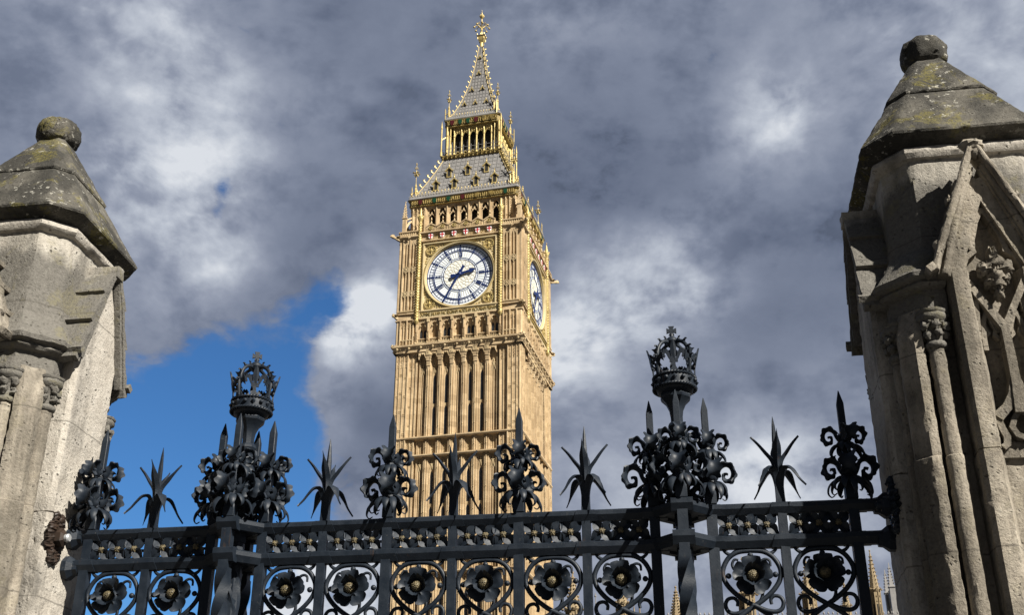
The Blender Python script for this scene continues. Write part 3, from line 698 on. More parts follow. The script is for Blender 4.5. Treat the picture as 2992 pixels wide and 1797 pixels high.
def rose_layer(mb, r0, r1, w, yb, cup, curl, rot, n=5):
    for k in range(n):
        a = rot+2*PI*k/n; rows = []; NU, NV = 9, 9
        for i in range(NU):
            u = i/(NU-1); row = []
            for j in range(NV):
                v = (j/(NV-1)-.5)*2
                ww = w*(.30+.70*math.sin(min(1, u*1.15)*PI*.5))*(1-.10*max(0, u-.8)*5)
                r_ = r0+(r1-r0)*(u-(.13*abs(v)**2.2+.05*math.cos(v*PI*1.0)*0)*u*u-.06*max(0, 1-abs(v)*4)*u*u*u*(1 if n == 5 else 0))
                y = -(yb+cup*(u**1.6)*.8+cup*.55*abs(v)**2*u - curl*max(0, u-.72)**1.3*7*.35)
                rd = -.010*max(0, 1-abs(v)*5)*(1-u)
                x = v*ww; row.append((math.cos(a)*r_-math.sin(a)*x, y+rd, math.sin(a)*r_+math.cos(a)*x))
            rows.append(row)
        vs = [p for r_ in rows for p in r_]; fs = [(i*NV+j, i*NV+j+1, (i+1)*NV+j+1, (i+1)*NV+j) for i in range(NU-1) for j in range(NV-1)]
        b0 = len(vs); vs += [(x, y+.005, z) for x, y, z in vs]; fs += [tuple(b0+q for q in reversed(f)) for f in list(fs)]
        rim = list(range(NV))+[i*NV+NV-1 for i in range(1, NU)]+[(NU-1)*NV+j for j in range(NV-2, -1, -1)]+[i*NV for i in range(NU-2, 0, -1)]
        for i in range(len(rim)): p_, q_ = rim[i], rim[(i+1) % len(rim)]; fs.append((p_, q_, b0+q_, b0+p_))
        mb.add(vs, fs)
def rose_proto():
    m = MB()
    rose_layer(m, .014, .099, .049, .002, .036, .024, PI/2)
    rose_layer(m, .012, .054, .029, .016, .062, .012, PI/2+PI/5)
    m.M = Matrix.Rotation(PI/2, 4, 'X'); m.lathe([(.03,-.004),(.04,.002),(.03,.018),(.012,.02)], 12); m.M = None
    r_ = m.build('rose', IR, RAIL, smooth=True, sharp=.8)
    s_ = seed_head(.0275, .034, 10, 6); so_ = s_.build('seed_head', M['seed'], r_, smooth=True, sharp=.5, loc=(0, -.024, 0))
    return r_
rs = rose_proto()
for i, c in enumerate(bays):
    if i == 0: sc_o.location = (c, 0, 0); rs.location = (c+.002, -.012, 3.012); continue
    copy_of(sc_o, RAIL, (c, 0, 0)); r_ = copy_of(rs, RAIL, (c+rr.uniform(-.003, .003), -.012, 3.012))
    r_.rotation_euler = (rr.uniform(-.05, .05), rr.uniform(-.10, .10), rr.uniform(-.06, .06))

# ---- crown standards
def fleur(mb, T):                          # fleur-de-lis in the (x,z) plane, 1 high, transformed by T(x, z, d)
    def pl(poly): mb.loft([[T(x, z, -.5) for x, z in poly], [T(x, z, .5) for x, z in poly]])
    pl([(-.16,0),(.16,0),(.07,.14),(.06,.30),(-.06,.30),(-.07,.14)])
    pl([(-.06,.30),(.06,.30),(.105,.55),(.13,.72),(.09,.86),(0,1.0),(-.09,.86),(-.13,.72),(-.105,.55)])
    for s in (1, -1):
        q = [(.05,.30),(.16,.42),(.25,.60),(.33,.66),(.40,.60),(.41,.50),(.35,.44)]; w = [.03,.05,.065,.07,.06,.05,.04]
        for i in range(len(q)-1):
            (xa, za), (xb, zb) = q[i], q[i+1]; l = math.hypot(xb-xa, zb-za); nx, nz = -(zb-za)/l, (xb-xa)/l
            pl([(s*(xa-nx*w[i]), za-nz*w[i]), (s*(xb-nx*w[i+1]), zb-nz*w[i+1]), (s*(xb+nx*w[i+1]), zb+nz*w[i+1]), (s*(xa+nx*w[i]), za+nz*w[i])])
    pl([(-.17,.27),(.17,.27),(.17,.34),(-.17,.34)])
def crosslet(mb, T):
    def pl(poly): mb.loft([[T(x, z, -.5) for x, z in poly], [T(x, z, .5) for x, z in poly]])
    pl([(-.20,0),(.20,0),(.09,.16),(.06,.30),(-.06,.30),(-.09,.16)])
    cz = .60
    for k in range(4):
        c, s = math.cos(k*PI/2), math.sin(k*PI/2); rot = lambda x, z: (c*x-s*z, cz+s*x+c*z)
        pl([rot(-.05,.04), rot(.05,.04), rot(.10,.24), rot(.20,.36), rot(0,.32)]); pl([rot(-.05,.04), rot(0,.32), rot(-.20,.36), rot(-.10,.24)])
    pl([(-.09,.5),(.09,.5),(.09,.7),(-.09,.7)])
def crown_proto():
    K = thing_part('crown_standard')
    m = MB(); m.lathe([(.040,.6),(.040,3.30)], 8); m.lathe([(.046,3.28),(.046,3.46),(.034,3.50),(.034,3.78),(.046,3.80),(.052,3.815),(.046,3.83),(.036,3.84)], 8, rot=PI/8)
    rings = []
    for i in range(60):
        z = .62+2.5*i/59; t_ = z*-9.0; rings.append([(.046*math.cos(t_+j*PI/2), .046*math.sin(t_+j*PI/2), z) for j in range(4)])
    m.loft(rings); m.build('standard', IR, K, smooth=True, sharp=.5)
    m = MB(); m.lathe([(.034,3.835),(.034,3.87),(.040,3.91),(.056,3.945),(.082,3.972),(.086,3.985),(.080,4.0),(.098,4.01),(.104,4.02)], 8, rot=PI/8)
    m.build('cup', IR, K, smooth=True, sharp=.45)
    m = MB(); m.lathe([(.096,4.020),(.110,4.03),(.1115,4.06),(.110,4.088),(.100,4.093),(.098,4.06)], 32)
    for z, r_ in ((4.028, .111), (4.090, .110)):   # cabled mouldings
        for ph in (0, PI):
            m.tube([((r_+.006*math.cos(a*20+ph))*math.cos(a), (r_+.006*math.cos(a*20+ph))*math.sin(a), z+(.0048*math.sin(a*20+ph))) for a in [2*PI*i/240 for i in range(240)]], .0052, 5, False)
    for i in range(16):
        a = 2*PI*i/16; c = (.117*math.cos(a), .117*math.sin(a), 4.062)
        if i % 2: m.ball(c, .012, 8, 6)
        else:
            m.M = Matrix.Translation(c) @ Matrix.Rotation(a, 4, 'Z'); m.octa((0, 0, 0), .012, .014, .016); m.M = None
    m.build('circlet', IR, K, smooth=True, sharp=.6)
    for i in range(8):
        a = 2*PI*i/8+PI/2; m = MB(); h = .168 if i % 2 == 0 else .142
        ca, sa = math.cos(a), math.sin(a)
        def T(x, z, d, h=h, ca=ca, sa=sa):
            r_ = .110+.030*z*z+.008*d; xx = x*h*.78; return (ca*r_-sa*xx, sa*r_+ca*xx, 4.098+z*h)
        (fleur if i % 2 == 0 else crosslet)(m, T); m.build('fleuron', IR, K)
    m = MB()
    for i in range(4):
        a = 2*PI*i/4+PI/4; ca, sa = math.cos(a), math.sin(a)
        prof = [(.110,4.10),(.120,4.16),(.116,4.215),(.098,4.262),(.068,4.292),(.030,4.302),(0,4.292)]
        P = smooth_path([(ca*r_, sa*r_, z) for r_, z in prof], 5); m.tube(P, [(.0085, .011)]*len(P), 8, flat=(-sa, ca, 0))
        for j in (8, 13, 18, 23):
            q = P[j]; t_ = (P[j+1]-P[j-1]).normalized(); nrm = Vector((ca*t_.z*1.0, sa*t_.z, -(t_.x*ca+t_.y*sa))); nrm = nrm if nrm.dot(Vector((ca, sa, .6))) > 0 else -nrm
            m.ball(tuple(q+nrm*.013), .0085, 7, 5); m.tube([q+nrm*.017, q+nrm*.026-t_*.003, q+nrm*.029-t_*.011], [.0055, .0055, .003], 6)
    m.build('arch', IR, K, smooth=True, sharp=.8)
    m = MB(); m.ball((0, 0, 4.308), .034, 14, 10); m.lathe([(.0355,4.302),(.038,4.308),(.0355,4.314)], 16); m.lathe([(.028,4.255),(.030,4.232),(.012,4.225)], 10); m.lathe([(.010,4.335),(.010,4.358)], 8)
    m.build('orb', IR, K, smooth=True, sharp=.7)
    m = MB()
    for k in range(4):
        c, s = math.cos(k*PI/2), math.sin(k*PI/2); rot = lambda x, z: (c*x-s*z, 4.376+s*x+c*z)
        poly = [rot(-.006,.004), rot(.006,.004), rot(.0155,.027), rot(-.0155,.027)]
        m.loft([[(x, -.006, z) for x, z in poly], [(x, .006, z) for x, z in poly]])
    m.box(-.007, .007, -.0065, .0065, 4.369, 4.383); m.build('cross', IR, K)
    return K
def thing_part(name):
    o_ = link(name, None, RAIL); o_.empty_display_size = .1; return o_
K = crown_proto(); K.location = (CROWNS[0], 0, 0); K.rotation_euler.z = R(24)
copy_of(K, RAIL, (CROWNS[1], 0, 0), R(2))

# ---- fixings on the two piers
for x, sg in ((X0+.035, 1), (X1-.035, -1)):
    for z in (3.345, 3.178):
        m = MB(); m.M = Matrix.Translation((x, 0, z)) @ Matrix.Rotation(PI/2*sg, 4, 'Y')
        m.lathe([(.066,-.055),(.066,-.006),(.044,.022),(.040,.045)], 8, rot=PI/8); m.M = None; m.build('rail_collar', IR, RAIL)
def fixing(x, sg, mat, y):
    m = MB(); rnd = random.Random(int(abs(x)*100))
    for i in range(16):
        z = -.115+.23*(i//2)/7; w = .075*(1-abs(z)/.19)
        lumps(m, (0, (1 if i % 2 else -1)*w*.75, z), (.024, .022+w*.3, .024), i*3.1+x, 10, 8, .5, 2.2)
    m.box(-.018, .010, -.03, .03, -.11, .11)
    m.M = Matrix.Rotation(PI/2*sg, 4, 'Y'); m.lathe([(.046,0),(.046,.05),(.030,.062)], 6); m.M = None
    f = m.build('wall_fixing', mat, RAIL, loc=(x, y, 3.30))
    m = MB(); m.M = Matrix.Rotation(PI/2*sg, 4, 'Y'); m.lathe([(.022,.055),(.024,.078),(.018,.086)], 10); m.M = None
    m.build('bolt', M['steel'] if sg > 0 else mat, f, smooth=True)
fixing(-2.452, 1, M['rust'], -.165); fixing(1.905, -1, M['iron'], -.16)

# ------------------------------------------------------------------ clock tower
TW = thing('clock_tower', 'tall golden stone clock tower with white dials and grey gilded spire behind the railing', 'clock tower', (-3.71, 111.68, 0), R(-14.58))
ST, CV, GD = M['tstone'], M['tcarve'], M['gold']
rt = random.Random(21)
BAYS = [-3.6, -2.4, -1.2, 0, 1.2, 2.4, 3.6]
MUL = [-3.0, -1.8, -.6, .6, 1.8, 3.0]
STAGES = [(40.0, 46.4, 47.5, 43.2), (28.9, 36.55, 37.7, 33.2), (17.6, 25.3, 26.5, 21.5), (6.5, 14.0, 15.2, 10.3)]   # window sill, head, panel top, transom
BANDS = [(37.95, 39.75), (26.8, 28.6), (15.5, 17.3), (4.2, 6.0)]
def quatre(mb, s, z, o, r):
    for dx, dz in ((1,1),(-1,1),(1,-1),(-1,-1)): mb.octa((s+dx*r*.5, -o, z+dz*r*.5), r*.34, .10, r*.34)
def relief(mb, s0, s1, z0, z1, o, step=.2):
    nx = max(1, int((s1-s0)/step)); nz = max(1, int((z1-z0)/step))
    for i in range(nx):
        for j in range(nz):
            s = s0+(i+.5)*(s1-s0)/nx+rt.uniform(-.03,.03); z = z0+(j+.5)*(z1-z0)/nz+rt.uniform(-.03,.03)
            mb.octa((s, -o, z), step*.36*rt.uniform(.7,1.15), rt.uniform(.05,.12), step*.36*rt.uniform(.7,1.2))
def xlattice(mb, s, z, o, r):
    for a in range(3):
        t_ = a*PI/3+PI/6; d = (math.cos(t_)*r*.72, math.sin(t_)*r)
        mb.bar([(s-d[0], -o, z-d[1]), (s+d[0], -o, z+d[1])], .035, .05)
    pts = [(s+.62*r*.72*math.cos(2*PI*i/12), -o, z+.62*r*math.sin(2*PI*i/12)) for i in range(13)]; mb.bar(pts, .035, .05)
    for i in range(6): mb.octa((s+.9*r*.72*math.cos(2*PI*i/6+PI/6), -o, z+.9*r*math.sin(2*PI*i/6+PI/6)), .06, .08, .06)
    mb.octa((s, -o, z), .13, .12, .16)

m = MB(); mc = MB()
m.box(-5.86, 5.86, -5.86, 5.86, 0, 49.2)
for k in range(4):
    m.M = mc.M = SIDE[k]
    # corner piers (each face builds its own front strips; the corner block is shared)
    c = .10
    if True:
        a0, a1 = 5.04, 6.38
        m.prism([(a0,-a1+c*0+.0),(a1-c,-a1),(a1,-a1+c),(a1,-a0),(a0,-a0)], 0, 48.9)
    for sg in (-1, 1):
        m.fb(min(4.22*sg, 5.03*sg), max(4.22*sg, 5.03*sg), 5.6, 6.20, 0, 48.9)
        for s_, w, o1 in ((4.27,.05,6.28),(4.64,.045,6.27),(5.0,.05,6.27)): m.fb(s_*sg-w, s_*sg+w, 6.1, o1, 0, 48.6)
        for s_, w, o1 in ((5.10,.05,6.46),(5.53,.035,6.44),(5.95,.035,6.44),(6.26,.05,6.45)): m.fb(s_*sg-w, s_*sg+w, 6.3, o1, 0, 48.6)
        z = 1.3
        while z < 47.5:
            for s_ in (5.31, 5.74, 6.10): quatre(mc, s_*sg, z+(.35 if s_ == 5.74 else 0), 6.39, .15)
            quatre(mc, 4.83*sg, z+.9, 6.21, .13)
            z += 1.95
        for s_ in (4.45, 4.82, 5.31, 5.74, 6.10): relief(mc, s_*sg-.14, s_*sg+.14, 47.2, 48.6, 6.22 if s_ < 5 else 6.40, .15)
    for s in MUL:
        m.fb(s-.215, s+.215, 5.6, 6.16, 0, 48.4)
        for d, w, o1 in ((0,.05,6.27),(-.18,.03,6.21),(.18,.03,6.21)): m.fb(s+d-w, s+d+w, 6.1, o1, 0, 47.2)
        z = 1.0
        while z < 46: mc.octa((s, -6.28, z), .07, .05, .07); z += 2.1
        # stacked corbels under the cornice
        for z0, z1, o1, w in ((46.9,47.35,6.30,.17),(47.35,47.85,6.42,.185),(47.85,48.35,6.54,.20)): m.wedge(s-w, s+w, 5.7, o1-.10, o1, z0, z1-.03); m.fb(s-w-.03, s+w+.03, 5.7, o1+.03, z1-.07, z1)
        mc.fb(s-.22, s+.22, 5.7, 6.60, 48.35, 48.98); relief(mc, s-.12, s+.12, 48.45, 48.9, 6.61, .12)
    for i, s in enumerate(BAYS):
        win = i in (1, 2, 4, 5)
        for sg in (-1, 1):
            m.fb(min(s+.385*sg, s+.30*sg), max(s+.385*sg, s+.30*sg), 5.6, 6.05, 0, 48.2); m.fb(min(s+.30*sg, s+.165*sg), max(s+.30*sg, s+.165*sg), 5.6, 5.965, 0, 47.6)
            m.fb(s+.345*sg-.03, s+.345*sg+.03, 5.9, 6.10, 0, 47.6); m.fb(s+.235*sg-.022, s+.235*sg+.022, 5.9, 6.02, 0, 47.6)
        if not win: m.fb(s-.045, s+.045, 5.6, 5.97, 0, 47.4)
        for z0, z1, zt, zm in STAGES:
            if win:
                m.arch(s-.17, s+.17, z1-.45, z1, z1+.5, 5.6, 5.95, 4); mc.fb(s-.17, s+.17, 5.6, 5.94, zm-.13, zm+.13); m.arch(s-.17, s+.17, zm-.5, zm-.14, zm-.1, 5.6, 5.93, 4)
                mc.fb(s-.28, s+.28, 5.6, 5.97, z0-.35, z0)
            else: quatre(mc, s-.12, zm-.5, 5.88, .2); quatre(mc, s+.12, zm-.5, 5.88, .2)
            # crocketed hood over the light
            mc.bar([(s-.24, -5.95, z1-.2), (s-.12, -5.98, z1+.15), (s, -6.0, z1+.75)], .04, .05); mc.bar([(s+.24, -5.95, z1-.2), (s+.12, -5.98, z1+.15), (s, -6.0, z1+.75)], .04, .05)
            mc.octa((s, -6.02, z1+.9), .09, .09, .2); mc.fb(s-.16, s+.16, 5.9, 6.03, z1+.62, z1+.7)
            for q in (-.15, .15): relief(mc, s+q-.09, s+q+.09, z1+.1, z1+1.1, 5.88, .16)
        m.arch(s-.385, s+.385, 47.95, 48.55, 48.95, 6.28, 6.52, 6, True)
        for q in (-.25, 0, .25): mc.octa((s+q, -6.53, 48.32+.16*(q == 0)), .10, .08, .11)
        relief(mc, s-.2, s+.2, 47.3, 48.0, 5.88, .15)
    for z0, z1 in BANDS:
        for z_ in (z0, z1):
            m.fb(-4.2, 4.2, 5.6, 6.10, z_-.13, z_+.13); m.fb(-4.2, 4.2, 5.6, 6.2, z_-.03, z_+.10)
            for s in MUL: m.fb(s-.26, s+.26, 5.6, 6.33, z_-.12, z_+.115)
            for sg in (-1, 1): m.fb(min(4.18*sg, 5.06*sg), max(4.18*sg, 5.06*sg), 5.6, 6.36, z_-.12, z_+.118)
        for s in BAYS: relief(mc, s-.28, s+.28, z0+.2, z1-.2, 5.93, .15); mc.fb(s-.31, s+.31, 5.6, 5.92, z0+.1, z1-.1)
        for sg in (-1, 1):
            for s_ in (4.45, 4.82, 5.31, 5.74, 6.10): relief(mc, s_*sg-.13, s_*sg+.13, z0+.2, z1-.2, 6.22 if s_ < 5 else 6.40, .15)
    # cornice
    m.wedge(-4.25, 4.25, 5.6, 6.55, 6.70, 48.95, 49.2); m.fb(-6.6, 6.6, 5.6, 6.60, 48.72, 48.95)
    relief(mc, -6.2, 6.2, 49.02, 49.26, 6.66, .24)
    for i in range(11): mc.octa((-6.2+i*1.24, -6.76, 49.12), .17, .12, .17)
m.M = mc.M = None
for z0, z1 in BANDS:
    for z_ in (z0, z1): m.loft([octo(6.44+d, 6.30+d, z_+q) for q, d in ((-.12, 0), (0, .08), (.119, .08), (.12, 0))])
m.loft([octo(a, a-.15, z) for z, a in ((48.93, 6.45), (49.0, 6.62), (49.25, 6.72), (49.32, 6.84), (49.5, 6.86), (49.55, 6.70))])
m.build('shaft', ST, TW); mc.build('shaft_carving', CV, TW)
for k in (0, 1, 3):
    for i in (1, 2, 4, 5):
        for z0, z1, zt, zm in STAGES[:3]:
            if k == 0 and i == 1 and z0 == 40.0:
                g = MB(); g.box(-.2, .2, -.02, .02, 0, 1)
                for q in range(13): g.box(-.2, .2, -.027, -.02, q/13, q/13+.02/13)
                proto_w = g.build('lancet_window', M['glass'], TW)
                w = proto_w
            else: w = copy_of(proto_w, TW)
            w.location = SIDE[k] @ Vector((BAYS[i], -5.885, z0)); w.rotation_euler.z = k*PI/2; w.scale = (.84, 1, z1-z0-.02)

# ---- window stage and clock stage walls
m = MB(); mc = MB(); mg = MB()
m.box(-6.0, 6.0, -6.0, 6.0, 49.5, 62.3)
MW = [-4.33+1.237*i for i in range(8)]
for k in range(4):
    m.M = mc.M = mg.M = SIDE[k]
    m.prism([(4.52,-6.42),(6.42,-6.52),(6.52,-6.42),(6.42,-4.52),(4.52,-4.52)], 49.52, 61.75)
    for s in MW:
        m.fb(s-.15, s+.15, 5.9, 6.50, 49.55, 52.25); m.fb(s-.05, s+.05, 6.4, 6.60, 50.9, 52.2)
        for z0, o1 in ((50.55,6.62),(50.25,6.56),(49.95,6.52)): m.wedge(s-.11, s+.11, 6.3, o1, o1+.12, z0-.12, z0+.14)
        mc.octa((s, -6.80, 49.58), .17, .13, .17); mc.fb(s-.13, s+.13, 6.4, 6.66, 51.9, 52.3)
    for i in range(7):
        s = (MW[i]+MW[i+1])/2
        m.arch(s-.47, s+.47, 51.3, 51.95, 52.3, 6.0, 6.44, 8, True); relief(mc, s-.45, s+.45, 52.0, 52.25, 6.45, .18)
        for q in (-.25, .25): mc.octa((s+q, -6.40, 51.60), .13, .10, .13)
        m.fb(s-.05, s+.05, 5.9, 6.19, 49.6, 51.9)
        for sg in (-1, 1):
            m.fb(min(s+.47*sg, s+.37*sg), max(s+.47*sg, s+.37*sg), 5.9, 6.24, 49.6, 51.9); m.arch(min(s+.045*sg, s+.37*sg), max(s+.045*sg, s+.37*sg), 50.95, 51.3, 51.9, 5.9, 6.16, 5)
        m.fb(s-.47, s+.47, 5.9, 6.16, 49.6, 49.75); m.fb(s-.47, s+.47, 6.2, 6.44, 50.12, 50.22)
        for q in range(6): mc.fb(s-.44+q*.166, s-.40+q*.166, 6.28, 6.40, 49.75, 50.12)
        if i % 2: m.fb(s-.4, s+.4, 5.8, 6.06, 49.6, 51.9)
        for q in range(5): mc.fb(s-.5+q*.21, s-.38+q*.21, 6.62, 6.78, 49.50, 49.64)
    for sg in (-1, 1):                       # pier panels below the inscription
        for s_, w in ((4.66,.05),(5.33,.06),(6.02,.06)): m.fb(s_*sg-w, s_*sg+w, 6.3, 6.63, 49.5, 52.3)
        for s_ in (4.99, 5.67):
            m.fb(s_*sg-.045, s_*sg+.045, 6.3, 6.58, 49.6, 51.9); relief(mc, s_*sg-.26, s_*sg+.26, 51.45, 52.15, 6.52, .17); mc.fb(s_*sg-.28, s_*sg+.28, 6.3, 6.60, 50.08, 50.18)
            quatre(mc, s_*sg-.14, 49.85, 6.54, .16); quatre(mc, s_*sg+.14, 49.85, 6.54, .16)
        # panels beside the dial
        for s_, w, o1 in ((4.64,.05,6.64),(5.34,.07,6.66),(6.05,.06,6.64),(6.45,.06,6.55)): m.fb(s_*sg-w, s_*sg+w, 6.3, o1, 53.3, 61.6)
        for s_ in (4.99, 5.70):
            m.fb(s_*sg-.05, s_*sg+.05, 6.3, 6.60, 53.4, 61.4); xlattice(mc, s_*sg, 58.1, 6.60, .55); xlattice(mc, s_*sg, 55.3, 6.60, .55); m.arch(s_*sg-.28, s_*sg+.28, 60.7, 61.2, 61.6, 6.3, 6.60, 4)
        mc.fb(min(4.55*sg, 6.3*sg), max(4.55*sg, 6.3*sg), 6.3, 6.66, 53.25, 53.33)
        for q in range(12): mc.octa((sg*(4.65+q*.145), -6.62, 53.42), .04, .04, .09)
    m.fb(-4.45, 4.45, 5.9, 6.60, 52.3, 52.42); m.fb(-4.45, 4.45, 5.9, 6.64, 53.12, 53.26)
    for sg in (-1, 1): m.fb(min(4.45*sg, 6.55*sg), max(4.45*sg, 6.55*sg), 5.9, 6.61, 52.3, 52.40); m.fb(min(4.45*sg, 6.55*sg), max(4.45*sg, 6.55*sg), 5.9, 6.63, 53.0, 53.12)
    # upper cornice, arms band and parapet
    m.fb(-4.3, 4.3, 5.9, 6.50, 60.95, 62.2); m.fb(-4.4, 4.4, 5.9, 6.72, 61.15, 61.25); m.fb(-4.4, 4.4, 5.9, 6.80, 62.12, 62.24)
    for sg in (-1, 1):
        a, b = min(4.5*sg, 6.6*sg), max(4.5*sg, 6.6*sg)
        m.wedge(a, b, 6.2, 6.56, 6.80, 61.6, 61.85); m.fb(a, b, 6.2, 6.82, 61.85, 61.98); m.fb(a, b, 6.2, 6.70, 62.5, 62.62)
        for q in range(9): mc.fb(sg*(4.62+q*.23)-.05, sg*(4.62+q*.23)+.05, 6.45, 6.64, 61.98, 62.5)
        mc.octa((5.5*sg, -6.86, 61.75), .3, .12, .2)
    for i in range(6):
        s = -3.145+1.258*i
        m.plate([(s-.62,62.24),(s+.62,62.24),(s+.62,62.78),(s,63.15),(s-.62,62.78)], 6.52, 6.66)
        m.bar([(s-.63, -6.64, 62.80), (s, -6.64, 63.19), (s+.63, -6.64, 62.80)], .05, .11)
        mc.octa((s, -6.62, 63.35), .12, .12, .22); mc.octa((s, -6.62, 63.75), .10, .10, .28); mc.octa((s, -6.62, 63.62), .16, .16, .07)
        for q in range(8): mc.fb(s-.56+q*.15, s-.52+q*.15, 6.6, 6.72, 62.3, 62.72)
        mg.bar([(s+.2*math.cos(2*PI*j/8), -6.72, 62.68+.2*math.sin(2*PI*j/8)) for j in range(9)], .03, .04); mg.octa((s, -6.72, 62.68), .12, .06, .12)
        for q in (-.46, .46): relief(mg, s+q-.18, s+q+.18, 61.32, 62.08, 6.52, .17)
    # corner beasts
    mc.M = SIDE[k] @ Matrix.Rotation(R(45), 4, 'Z')
    for z, l in ((61.75, 1.15), (52.75, .55), (49.3, .5)):
        d0 = 9.1; mc.loft([[(q*.13*w, -(d0+l*t_), z+h+q2*.16*w) for q, q2 in ((-1,-1),(1,-1),(1,1),(-1,1))] for t_, w, h in ((-.3,1.2,0),(.3,1.0,.02),(.65,.7,.12),(.8,1.15,.2),(1.0,.8,.22),(1.12,.3,.14))])
        for q in (-1, 1): mc.octa((q*.22, -(d0+l*.35), z+.22), .2, .3, .14)
m.M = mc.M = mg.M = None
m.loft([octo(a, a-.2, z) for z, a in ((61.95, 6.5), (62.0, 6.6), (62.3, 6.62), (62.4, 6.5))])
m.build('clock_stage', ST, TW); mc.build('clock_stage_carving', CV, TW); mg.build('gilded_relief', GD, TW)
g = MB(); g.box(-.16, .16, -.02, .02, 0, 1.55); g.box(-.17, .17, -.028, -.02, .75, .79); pw = None
for k in (0, 1, 3):
    for i in (0, 2, 4, 6):
        for sg in (-1, 1):
            w = g.build('window_light', M['glass'], TW) if pw is None else copy_of(pw, TW)
            pw = pw or w; w.location = SIDE[k] @ Vector(((MW[i]+MW[i+1])/2+sg*.207, -6.09, 49.74)); w.rotation_euler.z = k*PI/2

